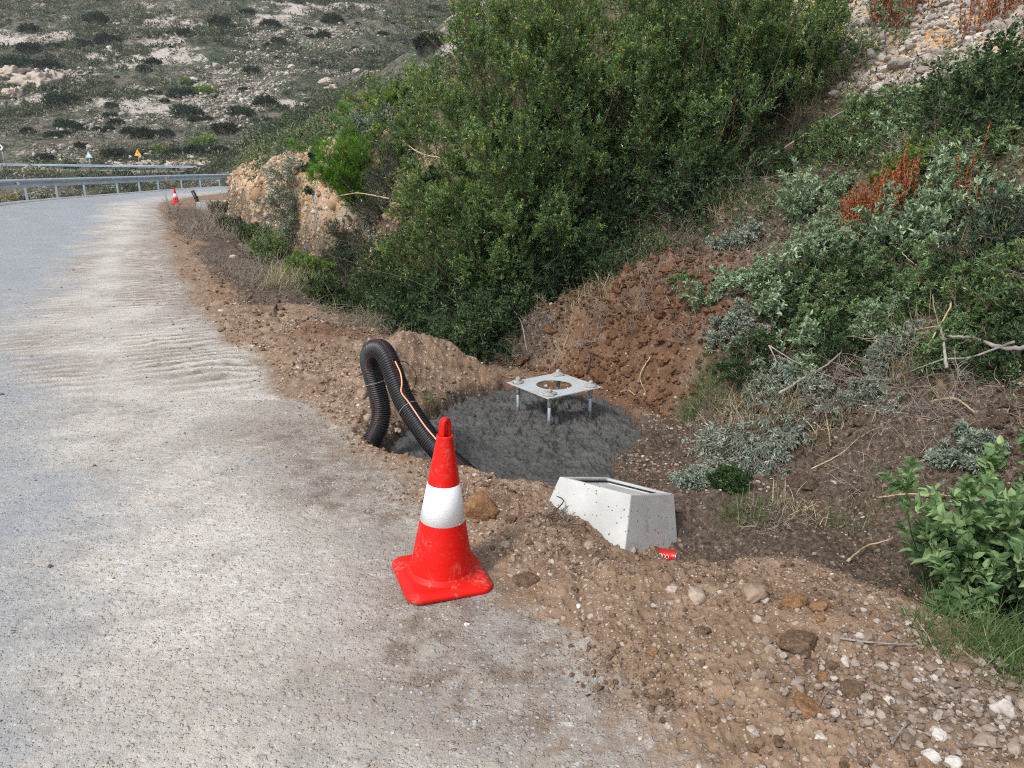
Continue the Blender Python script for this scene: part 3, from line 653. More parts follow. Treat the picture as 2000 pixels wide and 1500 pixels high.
# ------------------------------------------------------------------ the plants of the bank
# one tall mastic shrub clump after the other, from the road end to the right
L_ = dict(ang1=(.22, .6), kmin=.35, mat=M_LENT, smat=M_REDST, L=.038, W=.0145, lup=.2)
bush('mastic_shrub', hit(1050, 545), 'dark mastic shrub leaning out over the ditch behind the spoil heap, twigs reaching left', 'shrub', seed=1, n=44, Hh=1.85, lean=(-.6, -.3, .8), spread=.45, rb=.55, m1=16, l1=.46, m2=9, l2=.24, nl=24, up=.35, r0=.009, whips=14, wdir=(-1, -.25, .6), **L_)
bush('mastic_shrub', hit(1130, 440), 'tall dense mastic shrub rising above the wet concrete slab, widest of all', 'shrub', seed=2, n=56, Hh=2.8, lean=(-.35, -.12, 1), spread=.42, rb=.65, m1=17, l1=.46, m2=9, l2=.26, nl=24, up=.5, r0=.010, whips=26, wdir=(-.6, -.3, 1), **L_)
bush('mastic_shrub', hit(1330, 360), 'tall mastic shrub with reddish upright shoots at the top middle of the bank', 'shrub', seed=3, n=54, Hh=2.7, lean=(.12, -.1, 1), spread=.40, rb=.65, m1=16, l1=.46, m2=9, l2=.25, nl=24, up=.6, r0=.010, **L_)
bush('mastic_shrub', hit(1480, 250), 'looser mastic shrub spreading right towards the pebbly slope', 'shrub', seed=4, n=26, Hh=1.35, lean=(.1, -.1, 1), spread=.45, rb=.6, m1=14, l1=.42, m2=8, l2=.24, nl=22, up=.5, r0=.009, **L_)
bush('mastic_shrub', hit(930, 490), 'low mastic shrub at the left foot of the big shrubs above the ditch', 'shrub', seed=5, n=24, Hh=1.0, lean=(-.5, -.2, .8), spread=.55, rb=.6, m1=11, l1=.45, m2=8, l2=.2, nl=22, up=.3, r0=.007, **L_)
bush('mastic_shrub', hit(1050, 150), 'mastic shrub standing higher up behind the dense one, against the far hill', 'shrub', seed=6, n=30, Hh=2.3, lean=(-.2, 0, 1), spread=.45, rb=.7, m1=12, l1=.6, m2=7, l2=.25, nl=20, up=.5, r0=.009, **L_)
V_ = dict(mat=M_VINE, smat=M_DRYTW, L=.038, W=.021, shape=1, wob=.25, up=-.2, lup=.1)
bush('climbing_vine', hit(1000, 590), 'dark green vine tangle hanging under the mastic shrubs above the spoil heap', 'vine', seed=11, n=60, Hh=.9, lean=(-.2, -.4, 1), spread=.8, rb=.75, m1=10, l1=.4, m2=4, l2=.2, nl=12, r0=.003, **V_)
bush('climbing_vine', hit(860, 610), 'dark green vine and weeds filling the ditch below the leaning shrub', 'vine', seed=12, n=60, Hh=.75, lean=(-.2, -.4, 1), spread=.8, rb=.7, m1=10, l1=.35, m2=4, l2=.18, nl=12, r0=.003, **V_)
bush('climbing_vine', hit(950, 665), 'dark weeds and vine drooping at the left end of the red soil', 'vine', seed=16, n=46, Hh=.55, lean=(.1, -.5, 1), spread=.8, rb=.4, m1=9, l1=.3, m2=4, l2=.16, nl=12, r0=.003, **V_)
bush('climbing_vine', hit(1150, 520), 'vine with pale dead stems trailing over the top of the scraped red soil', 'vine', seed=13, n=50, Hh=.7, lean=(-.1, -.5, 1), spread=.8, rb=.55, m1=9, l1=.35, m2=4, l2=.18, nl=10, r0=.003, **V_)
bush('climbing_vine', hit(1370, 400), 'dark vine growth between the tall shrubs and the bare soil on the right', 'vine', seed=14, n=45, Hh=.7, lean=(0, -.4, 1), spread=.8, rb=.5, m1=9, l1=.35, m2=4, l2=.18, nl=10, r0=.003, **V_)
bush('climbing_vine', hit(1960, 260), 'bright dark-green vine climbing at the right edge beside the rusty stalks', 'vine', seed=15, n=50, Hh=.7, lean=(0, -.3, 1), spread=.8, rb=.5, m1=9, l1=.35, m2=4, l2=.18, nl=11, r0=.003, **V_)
# grey-green sages on the right slope
S_ = dict(mat=M_SAGE, smat=M_SAGED, L=.042, W=.02, shape=2, pair=True, wob=.1, lup=.2, curl=.25)
bush('sage_plant', hit(1555, 440), 'tall pale grey-green sage standing alone at the top of the bare soil', 'sage', seed=21, n=16, Hh=.5, spread=.35, rb=.1, m1=5, l1=.2, m2=0, nl=14, r0=.004, **S_)
bush('sage_plant', hit(1800, 470), 'wide grey-green sage in front of the rusty stalks', 'sage', seed=22, n=34, Hh=.5, spread=.5, rb=.3, rby=.15, m1=6, l1=.22, m2=0, nl=14, r0=.004, **S_)
bush('sage_plant', hit(1900, 440), 'grey-green sage spreading right of the rusty stalks', 'sage', seed=23, n=24, Hh=.45, spread=.55, rb=.22, m1=5, l1=.2, m2=0, nl=13, r0=.004, **S_)
bush('sage_plant', hit(1385, 600), 'small light-green sage at the right edge of the scraped red soil', 'sage', seed=24, n=14, Hh=.34, spread=.45, rb=.1, m1=4, l1=.15, m2=0, nl=13, r0=.003, **S_)
bush('sage_plant', hit(1505, 640), 'upright sage with pale leaves in the middle of the right slope', 'sage', seed=25, n=15, Hh=.4, spread=.35, rb=.11, m1=5, l1=.17, m2=0, nl=14, r0=.003, **S_)
bush('sage_plant', hit(1570, 530), 'low sage on the slope below the tall lone sage', 'sage', seed=26, n=20, Hh=.32, spread=.6, rb=.2, m1=4, l1=.15, m2=0, nl=12, r0=.003, **S_)
bush('sage_plant', hit(1400, 330), 'thin grey sage shoots in front of the mastic shrub', 'sage', seed=27, n=14, Hh=.5, spread=.3, rb=.25, m1=3, l1=.14, m2=0, nl=9, r0=.003, **S_)
bush('sage_plant', hit(1700, 90), 'grey sage growing on the pebbly slope at the top', 'sage', seed=28, n=26, Hh=.55, spread=.5, rb=.4, m1=5, l1=.2, m2=0, nl=12, r0=.004, **S_)
bush('sage_plant', hit(1830, 250), 'blue-green sage bank below the pebbly slope', 'sage', seed=29, n=40, Hh=.5, spread=.5, rb=.5, m1=5, l1=.2, m2=0, nl=13, r0=.004, **S_)
bush('sage_plant', hit(905, 640), 'small pale sage in the dark growth above the spoil heap', 'sage', seed=30, n=10, Hh=.34, spread=.4, rb=.12, m1=4, l1=.15, m2=0, nl=9, r0=.003, **S_)
bush('sage_plant', hit(1560, 730), 'sagging sage beside the long bleached sticks', 'sage', seed=31, n=16, Hh=.3, spread=.6, rb=.18, m1=4, l1=.15, m2=0, nl=12, r0=.003, **S_)
# bright broad-leaved plant at the right edge of the picture
bush('jerusalem_sage', hit(1925, 1200), 'lush broad-leaved green sage at the lower right edge, nearest the road', 'sage', mat=M_BROAD, smat=M_BROAD, seed=33, n=42, Hh=.76, lean=(-.1, -.35, .9), spread=.5, rb=.24, m1=6, l1=.24, m2=0, nl=15, L=.062, W=.034, shape=2, pair=True, r0=.0045, lup=.15, curl=.3)
# uprooted silver sage lying beside the concrete box
bush('uprooted_sage', hit(1500, 850), 'uprooted silver sage drooping down the spoil right of the concrete box', 'sage', mat=M_SAGED, smat=M_DRYTW, seed=34, n=70, Hh=.68, lean=(-.55, -.75, .15), spread=.45, rb=.28, rby=.14, m1=5, l1=.18, m2=0, nl=15, L=.04, W=.012, up=-.9, r0=.004, lup=-.1, pair=True)
bush('uprooted_sage', hit(1600, 800), 'silver sage sprig with pale leaves at the top of the fallen heap', 'sage', mat=M_SAGED, smat=M_DRYTW, seed=35, n=16, Hh=.34, lean=(-.4, -.6, .4), spread=.5, rb=.14, m1=4, l1=.13, m2=0, nl=12, L=.035, W=.011, up=-.5, r0=.003, lup=-.1, pair=True)
bush('uprooted_sage', hit(1745, 790), 'tiny silver sprig thrown on the brown soil of the right slope', 'sage', mat=M_SAGED, smat=M_DRYTW, seed=36, n=7, Hh=.16, lean=(-.2, -.6, .3), spread=.5, rb=.03, m1=3, l1=.07, m2=0, nl=9, L=.035, W=.010, up=-.3, r0=.002, pair=True)
# rusty dead stalks
def stalks(root, label, seed, n, Hh, rb, rby, mat=M_RUST):
    g = rng(seed); B = base_pts(g, n, root, rb, rby); st = Veg(); lf = Veg()
    P, D = walk(g, B, dirs(g, n, (0, 0, 1), .10), Hh * g.uniform(.5, 1.05, n), 8, .05, .1); stems_np(st, P, .0035, .5)
    for q in range(3):
        V, F, r = leaves_on(g, P, D, 34, .024, .013, (.15, 1), (.4, 1.2), .2); lf.add(V, F, r)
    e = empty('dead_stalks', root, 0, label, 'dead plant'); st.build('stem', M_DRYTW, e); lf.build('foliage', mat, e); return e
stalks(hit(1705, 455), 'rust-orange dead stalks standing upright on the right slope', 41, 100, .52, .26, .14)
stalks(hit(1850, 420), 'thinner rusty stalks mixed with grey sage, right of the denser rusty clump', 42, 16, .5, .28, .12)
stalks(hit(1790, 20), 'rust-tipped broom standing at the top right on the pebbles', 43, 90, .9, .5, .3)
stalks(hit(1960, 30), 'rust-brown dead bush in the top right corner', 44, 70, .8, .4, .3)
# shrubs on and around the rock cutting
bush('pine_sapling', hit(725, 385), 'bright yellow-green pine sapling hanging over the rock cutting', 'sapling', mat=M_PINE, smat=M_BARK, seed=51, n=20, Hh=1.25, lean=(-.8, -.3, .5), spread=.38, rb=.15, m1=9, l1=.42, m2=5, l2=.2, nl=34, L=.085, W=.006, up=.7, r0=.012, lup=.5, curl=.05)
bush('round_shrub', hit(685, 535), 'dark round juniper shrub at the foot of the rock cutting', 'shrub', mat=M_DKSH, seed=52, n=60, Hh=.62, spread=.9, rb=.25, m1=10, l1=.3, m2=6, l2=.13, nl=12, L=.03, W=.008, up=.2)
bush('wall_shrub', hit(565, 430), 'grey-green shrub clinging to the middle of the rock cutting', 'shrub', mat=M_SAGED, seed=53, n=34, Hh=.75, lean=(-.5, -.5, .3), spread=.8, rb=.22, m1=8, l1=.3, m2=5, l2=.2, nl=12, L=.05, W=.014, up=-.1)
bush('broom_shrub', hit(745, 420), 'dark green broom between the pine sapling and the leaning mastic', 'shrub', mat=M_DKSH, seed=54, n=24, Hh=.45, lean=(-.3, -.3, 1), spread=.6, rb=.5, m1=9, l1=.4, m2=6, l2=.2, nl=12, L=.04, W=.01)
bush('broom_shrub', hit(780, 560), 'green broom in the ditch right of the round juniper', 'shrub', mat=M_VINE, seed=55, n=34, Hh=.6, lean=(-.2, -.3, 1), spread=.6, rb=.5, m1=9, l1=.35, m2=6, l2=.18, nl=12, L=.035, W=.012)
EDGES = [(462, 285, .7, M_SAGED, 'grey shrub on the outer end of the rock cutting'), (520, 330, .4, M_DKSH, 'small dark shrub on the face of the rock cutting near its outer end'),
 (500, 240, 1.5, M_VINE, 'olive shrub on top of the cutting above the outer end'), (560, 230, 1.5, M_YGRN, 'yellow-green shrub on top of the cutting, left of the pine sapling'),
 (600, 200, 1.3, M_LENT, 'dark bush crowning the cutting left of the pine sapling'), (655, 235, 1.1, M_SAGED, 'grey shrub behind the pine sapling'),
 (560, 185, 1.7, M_LENT, 'bushy evergreen on the crest, furthest left against the far hill'), (650, 180, 1.2, M_YGRN, 'light green bush on the crest above the pine sapling'),
 (720, 200, 1.1, M_LENT, 'evergreen bush on the crest between pine sapling and mastic'), (760, 235, .9, M_YGRN, 'reedy green shrub on the crest beside the tall mastic shrubs'),
 (720, 280, .8, M_SAGED, 'grey-green shrub just above the pine sapling'), (800, 290, .6, M_LENT, 'dark shrub behind the long left twigs'),
 (790, 175, .9, M_HSH, 'dull green shrub on the skyline of the bank left of the mastics'), (850, 130, 1.4, M_LENT, 'small dark shrub at the skyline touching the mastics'),
 (840, 385, .5, M_VINE, 'dark shrub filling the slope under the long left twigs'), (620, 330, .5, M_DKSH, 'small dark tuft on the pebbly face below the pine sapling')]
for i, (u, v, s, m, lab) in enumerate(EDGES):
    bush('bank_shrub', hit(u, v), lab, 'shrub', mat=m, seed=60 + i, n=int(26 + 10 * s), Hh=s * .62, spread=.75, rb=.38 * s, m1=8, l1=.32 * s, m2=5, l2=.17 * s, nl=11, L=.05, W=.018, up=.2)
DITCH = [(455, 455, .6, M_VINE, 'green shrub in the ditch right under the outer end of the cutting'), (430, 425, .7, M_DKSH, 'dark low shrub in the ditch beside the far road cone'),
 (500, 480, .7, M_VINE, 'leafy green shrub in the ditch below the grey wall shrub'), (545, 520, .8, M_LENT, 'olive shrub in the ditch below the middle of the cutting'),
 (600, 555, .6, M_YGRN, 'short green shrub in the ditch left of the round juniper'), (650, 600, .5, M_VINE, 'small green shrub at the ditch bottom under the round juniper'),
 (722, 600, .55, M_GRASS, 'green shrub right of the round juniper, low in the ditch'), (1430, 950, .12, M_VINE, 'small bright green sprig among the silver sage heap')]
for i, (u, v, s, m, lab) in enumerate(DITCH):
    bush('ditch_shrub', hit(u, v), lab, 'shrub', mat=m, seed=80 + i, n=int(26 + 10 * s), Hh=s * .8, spread=.8, rb=.45 * s, m1=8, l1=.34 * s, m2=5, l2=.17 * s, nl=11, L=.04, W=.014, up=.1)
BROAD = [(1640, 600, .4, M_BROAD, 'leafy green plant in the middle of the right slope'), (1700, 560, .4, M_VINE, 'dark leafy plant below the wide sage'), (1620, 490, .4, M_SAGE, 'small leafy plant right of the tall lone sage'),
 (1780, 600, .4, M_BROAD, 'green leafy plant left of the yellow dead branch'), (1650, 680, .36, M_VINE, 'low leafy plant among the bleached sticks'), (1940, 600, .55, M_LENT, 'olive shrub at the right edge above the thick bleached log'),
 (1960, 500, .5, M_DKSH, 'dark shrub at the right edge under the vine'), (1960, 720, .35, M_VINE, 'dark leafy plant under the thick bleached log'), (1560, 330, .5, M_VINE, 'dark leafy plant on the slope behind the tall lone sage'),
 (1640, 300, .55, M_LENT, 'olive shrub between the mastic shrubs and the rusty stalks'), (1720, 250, .55, M_BROAD, 'green shrub above the rusty stalks'), (1880, 330, .5, M_BROAD, 'green shrub right behind the rusty stalks'),
 (1600, 160, .8, M_LENT, 'olive shrub below the pebbly slope'), (1460, 720, .3, M_VINE, 'small green plant below the upright sage'), (1850, 700, .3, M_BROAD, 'small leafy plant beside the thick bleached log')]
BROAD += [(1480, 560, .3, M_SAGE, 'small grey-green plant at the left of the low sage'), (1430, 660, .25, M_SAGED, 'dusty grey plant between the two small sages'), (1540, 600, .32, M_VINE, 'dark leafy plant under the low sage'), (1600, 560, .35, M_VINE, 'dark leafy plant right of the low sage'),
 (1500, 760, .25, M_SAGED, 'dusty grey plant behind the green grass tuft'), (1600, 650, .3, M_BROAD, 'green leafy plant above the diagonal stick'), (1720, 640, .34, M_SAGE, 'grey-green leafy plant crossed by the yellow forked twig'), (1740, 700, .25, M_SAGED, 'grey plant at the upper end of the bare brown soil'),
 (1880, 560, .4, M_VINE, 'dark plant beside the straw-coloured grass fan'), (1690, 500, .32, M_SAGE, 'low grey sage at the left foot of the wide one'), (1620, 400, .3, M_SAGE, 'grey-green plant between the lone sage and the rusty stalks'), (1780, 360, .4, M_YGRN, 'yellowish green plant behind the rusty stalks'),
 (1330, 560, .16, M_BROAD, 'single small green sprig on the red soil'), (1440, 480, .28, M_SAGED, 'grey sprig left of the tall lone sage'), (1950, 640, .3, M_VINE, 'dark plant on the thick bleached log'), (1890, 900, .2, M_SAGED, 'dusty grey plant above the broad-leaved sage'),
 (1690, 780, .18, M_SAGED, 'small dry grey plant on the brown soil'), (1350, 950, .16, M_SAGED, 'grey sprig behind the concrete box')]
for i, (u, v, s, m, lab) in enumerate(BROAD):
    bush('slope_plant', hit(u, v), lab, 'plant', mat=m, seed=100 + i, n=int(24 + 14 * s), Hh=s * .75, spread=.75, rb=.5 * s, m1=6, l1=.3 * s, m2=4, l2=.16 * s, nl=10, L=.032, W=.0125, up=.1, wob=.2)
# grasses
GR = [(1400, 760, .30, 420, .2, M_GRASS, 'green grass tuft hanging over the right edge of the red soil'), (1360, 790, .24, 260, .14, M_GRASS, 'smaller green grass tuft nearest the wet slab'),
 (1910, 1260, .24, 420, .24, M_GRASS, 'green grass around the foot of the broad-leaved sage'), (1850, 1130, .22, 240, .14, M_GRASS, 'sparse green grass left of the broad-leaved sage'), (1985, 1290, .26, 350, .16, M_GRASS, 'green grass in the lower right corner of the ditch'),
 (1450, 1010, .2, 160, .12, M_GRASS, 'thin weeds at the foot of the silver sage'), (1510, 820, .3, 240, .2, M_DRYG, 'straw-coloured grass lying over the silver sage'), (1900, 530, .4, 260, .2, M_DRYG, 'straw-coloured grass fan at the right, above the pale roots'),
 (1820, 280, .45, 260, .3, M_DRYG, 'dry pale grass bush above the rusty stalks'), (1720, 310, .4, 240, .28, M_GRASS, 'wispy green grass left above the rusty stalks'), (1560, 370, .4, 200, .22, M_GRASS, 'wispy grass behind the tall lone sage'),
 (1080, 540, .45, 350, .3, M_GRASS, 'green grass under the mastic shrubs at the soil edge'), (900, 560, .5, 450, .35, M_GRASS, 'grass under the leaning mastic shrub'), (760, 600, .5, 450, .35, M_GRASS, 'tall grass clump in the ditch'), (820, 650, .35, 350, .3, M_GRASS, 'grass at the ditch edge behind the spoil heap'),
 (610, 570, .5, 350, .3, M_GRASS, 'grass below the pebbly cutting'), (560, 560, .5, 300, .35, M_DRYG, 'dry grass in the ditch below the cutting'), (640, 250, .5, 300, .4, M_DRYG, 'dry grass on the crest of the cutting'), (480, 220, .8, 300, .6, M_YGRN, 'green reeds on the far crest of the cutting'),
 (840, 790, .14, 90, .08, M_GRASS, 'small weeds between the pipe loop and the spoil heap'), (1240, 640, .2, 60, .1, M_GRASS, 'few thin green blades on the red soil'), (1300, 450, .3, 200, .3, M_DRYG, 'dry grass and roots hanging at the top of the red soil'), (1440, 400, .3, 200, .3, M_DRYG, 'dry stems hanging left of the tall lone sage')]
GR += [(1440, 800, .26, 260, .22, M_DRYG, 'straw-coloured grass right of the green tuft at the red soil'), (1640, 840, .2, 120, .2, M_DRYG, 'few straw stems on the brown soil under the sticks'), (1780, 680, .3, 200, .22, M_DRYG, 'straw grass at the foot of the yellow dead branch'),
 (1500, 560, .25, 120, .18, M_DRYG, 'straw grass between the lone sage and the small light-green sage'), (1220, 500, .4, 220, .35, M_DRYG, 'dry grass hanging from under the mastic onto the soil'), (1150, 600, .3, 200, .25, M_DRYG, 'dry stems hanging over the left part of the red soil'), (1000, 660, .3, 260, .3, M_GRASS, 'grass and weeds left of the anchor plate under the bush'),
 (1700, 1010, .2, 120, .2, M_GRASS, 'thin grass on the dark ditch soil left of the broad-leaved sage'), (1560, 1000, .16, 120, .16, M_DRYG, 'dry weeds in the ditch right of the silver sage')]
for i, (u, v, hh, n, rb, m, lab) in enumerate(GR):
    grass('grass_tuft', hit(u, v), lab, m, 130 + i, n, hh, .0042 + .002 * (hh > .4), rb, .55, .9)

def dead_brush(u, v, s, label, seed, lean=(-.2, -.5, .6), mat=None):
    root = hit(u, v); g = rng(seed); n = 26; B = base_pts(g, n, root, .22 * s); st = Veg(); P, D = walk(g, B, dirs(g, n, lean, .9), s * g.uniform(.25, .6, n), 8, .2, -.4); stems_np(st, P, .0032, .4, 4)
    P1, D1 = kids(g, P, D, 5, .22 * s, (.4, 1.1), (.2, 1), 5, .25, -.2); stems_np(st, P1, .0017, .4, 3)
    o = st.build('dead_brush', mat or M_DRYTW); o.location = root; tag(o, label, 'dead brush')
for i, q in enumerate([(1380, 850, .6, 'tangle of dry brown twigs left of the silver sage heap'), (1460, 920, .5, 'tangle of dead twigs under the silver sage heap'), (1640, 780, .8, 'dead twigs heaped below the diagonal grey stick'), (1760, 720, .8, 'dead twigs heaped beside the yellow dead branch'),
    (1850, 800, .6, 'dead brush on the brown soil below the thick bleached log'), (1480, 690, .6, 'grey dead twigs behind the upright sage'), (1350, 640, .5, 'dead twigs hanging at the right rim of the red soil'), (1200, 520, .8, 'dry twigs hanging over the top of the red soil'), (1320, 470, .8, 'dry twigs hanging under the vines, right'),
    (1450, 380, .9, 'dead grey brush behind the tall lone sage'), (1830, 330, .9, 'dead brush above the rusty stalks'), (1500, 1020, .4, 'dead twigs in the ditch right of the drink can'), (1680, 950, .4, 'thin dead twigs on the dark ditch soil'), (1060, 640, .5, 'dead twigs at the left rim of the red soil'), (1260, 600, .7, 'dry roots hanging down the middle of the red soil'), (1010, 700, .5, 'brown root tangle at the left end of the red soil, behind the anchor plate'), (1160, 640, .5, 'root tangle in the red soil above the anchor plate'), (1090, 1010, .25, 'small dark twigs left of the concrete box')]):
    dead_brush(*q, 950 + i, mat=[M_DRYTW, M_GREYW][i % 3 == 1])
# dry brush and ground-cover that nobody could count
def scatter_region(g, n, f, ymin=1.6, ymax=40, amin=-36, amax=38):
    """points spread over the ground seen from around the road, kept where f(x,y) > random"""
    a = np.radians(g.uniform(amin, amax, n)); r = np.exp(g.uniform(math.log(ymin), math.log(ymax), n)); x = r * np.sin(a); y = r * np.cos(a)
    k = f(x, y) > g.uniform(0, 1, n); return x[k], y[k]
def f_bank(x, y):
    dF = sdist(FOOT, x, y); w = sst(11, 13, y); red = np.exp(-((x - .95) / .85) ** 2 - ((y - 6.6) / 1.0) ** 2)
    peb = sst(3.4, 3.9, x) * sst(3.1, 3.7, dF)
    rocky = w * (dF < 1.1)
    base = np.where(y < 7, sst(.75, 1.3, dF), sst(.1, .6, dF))
    patch = sst(-.5, .0, fbm(x * 1.7, y * 1.7, 301, 3))
    return base * (1 - .92 * np.clip(red * 1.4, 0, 1)) * (1 - .9 * rocky) * (1 - .85 * peb) * patch
g = rng(501)
x, y = scatter_region(g, 15000, f_bank, 3.2, 42)
x_, y_ = scatter_region(g, 9000, lambda x, y: (y > 12) * sst(.8, 1.4, sdist(FOOT, x, y)) * (1 - sst(9, 11, sdist(FOOT, x, y))) * 1., 12, 44, -36, 2); x = np.r_[x, x_]; y = np.r_[y, y_]
N = len(x); B = np.stack([x, y, terrain(x, y) - .01], -1); nn = slope_n(x, y)
sc = np.clip(np.hypot(x, y) / 7, .8, 3.0) * g.uniform(.6, 1.5, N)
P, D = walk(g, np.repeat(B, 3, 0), unit(np.repeat(nn, 3, 0) * .6 + [0, 0, .4] + g.normal(size=(3 * N, 3)) * .6), np.repeat(sc, 3) * .2, 5, .2, -.1)
v = Veg(); V, F, r = leaves_on(g, P, D, 9, .028, .013, up=.1); 
s3 = np.repeat(np.repeat(sc, 3), 9 * 4); ctr = V.reshape(-1, 4, 3)[:, :1]; V = ((V.reshape(-1, 4, 3) - ctr) * s3.reshape(-1, 4, 1) + ctr).reshape(-1, 3)
patchy = np.repeat(np.clip(fbm(P[:, 0, 0] * 1.1, P[:, 0, 1] * 1.1, 305, 3) * 1.2, -.4, .4), 36)
v.add(V, F, np.clip(r + patchy, 0, 1)); o = v.build('undergrowth', leaf_mat('undergrowth_leaf', [(0, (.02, .038, .016)), (.45, (.045, .075, .03)), (.7, (.085, .115, .06)), (.85, (.14, .17, .11)), (1, (.20, .17, .10))], .6, .2))
tag(o, 'low mixed weeds covering the soil of the bank', 'undergrowth', kind='stuff')
# dry twigs and roots, litter on the bank
def f_twig(x, y):
    dF = sdist(FOOT, x, y); dE = sdist(EDGE, x, y); return np.maximum(.8 * sst(.2, 1.2, dF), .9 * (dE > .1) * (y > 7.5)) * (1 - .5 * sst(3, 6, dF)) * (polysd(PAD, x, y) > .05)
x, y = scatter_region(g, 14000, f_twig, 2.6, 36); N = len(x); B = np.stack([x, y, terrain(x, y) + .01], -1)
sc = np.clip(np.hypot(x, y) / 6, .6, 2.6)
P, D = walk(g, B, unit(slope_n(x, y) * .35 + g.normal(size=(N, 3)) * [1, 1, .4]), sc * g.uniform(.06, .30, N), 6, .28, -.5)
v = Veg(); stems_np(v, P, .0015 + .0022 * sc * g.uniform(.3, 1.2, N), .4, 3); 
x, y = scatter_region(g, 26000, f_twig, 2.6, 12, 5, 42); N = len(x); B = np.stack([x, y, terrain(x, y) + .01], -1)
P, D = walk(g, B, unit(slope_n(x, y) * .45 + g.normal(size=(N, 3)) * [1, 1, .5]), g.uniform(.05, .3, N), 6, .3, -.4); stems_np(v, P, .001 + .0018 * g.uniform(0, 1, N) ** 2, .4, 3)
o = v.build('dry_twigs', M_DRYTW)
tag(o, 'brown dry twigs and fine roots littering the bank and ditch', 'twigs', kind='stuff')
x, y = scatter_region(g, 5500, f_twig, 2.8, 14); N = len(x); B = np.stack([x, y, terrain(x, y) + .012], -1)
P, D = walk(g, B, unit(slope_n(x, y) * .3 + g.normal(size=(N, 3)) * [1, 1, .5]), g.uniform(.05, .3, N), 7, .3, -.3)
v = Veg(); stems_np(v, P, .001 + .0016 * g.uniform(0, 1, N), .4, 3); o = v.build('pale_roots', M_STRAW)
tag(o, 'thin straw-coloured roots scattered on the dug soil', 'roots', kind='stuff')
# grass all over the bank crest and ditch
def f_gr(x, y):
    dF = sdist(FOOT, x, y); dE = sdist(EDGE, x, y); return np.maximum(f_bank(x, y) * .8, .9 * (y > 8) * (dE > .25) * (dF < .4) * sst(-.3, .3, fbm(x, y, 307, 2)))
x, y = scatter_region(g, 16000, f_gr, 3.6, 40); N = len(x); B = np.stack([x, y, terrain(x, y) - .01], -1); sc = np.clip(np.hypot(x, y) / 9, .6, 2.8)
V, F, r = blades(g, np.repeat(B, 2, 0), 2 * N, np.repeat(sc, 2) * .3, .006, .6, .9); v = Veg(); v.add(V, F, r); o = v.build('wild_grass', M_GRASS)
tag(o, 'thin wild grass growing over the bank', 'grass', kind='stuff')
def f_brush(x, y):
    dF = sdist(FOOT, x, y); dE = sdist(EDGE, x, y); return (y > 8) * (dE > -.75 * sst(9, 12, y)) * (dF < .35) * sst(-.25, .2, fbm(x * .8, y * .8, 315, 2))
x, y = scatter_region(g, 4200, f_brush, 8, 34, -36, 0); N = len(x); B = np.repeat(np.stack([x, y, terrain(x, y)], -1), 9, 0); sc = np.repeat(np.clip(np.hypot(x, y) / 12, .7, 2), 9)
P, D = walk(g, B, dirs(g, len(B), (0, 0, 1), 1.1), sc * g.uniform(.12, .45, len(B)), 5, .3, -.4); v = Veg(); stems_np(v, P, .0035 * sc, .5, 3); o = v.build('dry_brush', M_DRYTW)
tag(o, 'grey-brown dead brush lying in the ditch', 'brush', kind='stuff')
# scrub beyond the crash barrier
def f_left(x, y): return sst(.9, 1.6, -sdist(LEFT, x, y)) * (1 - sst(14, 18, -sdist(LEFT, x, y)))
x, y = scatter_region(g, 9000, f_left, 18, 80, -50, -8); N = len(x); B = np.stack([x, y, terrain(x, y)], -1); sc = g.uniform(.5, 1.2, N)
P, D = walk(g, np.repeat(B, 4, 0), dirs(g, 4 * N, (0, 0, 1), .7), np.repeat(sc, 4) * .6, 4, .2)
V, F, r = leaves_on(g, P, D, 9, .13, .05, up=.1); rr_ = np.repeat(np.clip(.8 * fbm(P[:, 0, 0] * .35, P[:, 0, 1] * .35, 309, 3), -.4, .4), 36)
v = Veg(); v.add(V, F, np.clip(r + rr_, 0, 1)); o = v.build('roadside_scrub', leaf_mat('roadside_leaf', [(0, (.022, .032, .018)), (.5, (.05, .065, .03)), (.8, (.12, .12, .06)), (1, (.25, .21, .12))], .7, .15))
tag(o, 'brown-green scrub growing below the crash barrier', 'scrub', kind='stuff')
# scrub of the far hillside
g = rng(777)
n = 90000; a = np.radians(g.uniform(-39, 4, n)); r = np.exp(g.uniform(math.log(66), math.log(330), n)); x = r * np.sin(a); y = r * np.cos(a)
fb2 = 128 + .04 * x + 3 * np.sin(x * .02)
den = .14 + .8 * sst(-.15, .3, fbm(x * .05, y * .09, 311, 4)); k = (g.uniform(0, 1, n) < den) & (np.abs(y - fb2) > 5) & (sdist(LEFT, x, y) < -6); k |= (x > -34) & (y > 70) & (y < 112) & (g.uniform(0, 1, n) < .9) & (sdist(FOOT, x, y) > 3)
x, y = x[k], y[k]; N = len(x); z = terrain(x, y, False)
sc = np.clip(g.lognormal(-.25, .42, N), .3, 2.4) * .95; m = 20
cdir = g.normal(size=(N, m, 3)); cdir[..., 2] = np.abs(cdir[..., 2]) * .8; cdir = unit(cdir)
C = np.stack([x, y, z], -1)[:, None] + cdir * (sc[:, None, None] * g.uniform(.3, 1, (N, m, 1)) * [.75, .75, .55])
A = unit(cdir + g.normal(size=cdir.shape) * .5).reshape(-1, 3); LL = (np.repeat(sc * np.clip(np.hypot(x, y) / 190, .35, 1.1), m) * g.uniform(.35, .65, N * m))
V, F, kk = leaf_np(g, C.reshape(-1, 3), A, LL, LL * .5, .2, .1)
tone = np.clip(.5 + .6 * fbm(x * .07, y * .07, 313, 3) + g.normal(size=N) * .2, 0, 1); rr_ = np.clip(np.repeat(tone, m) * .75 + g.uniform(-.15, .3, N * m), 0, 1)
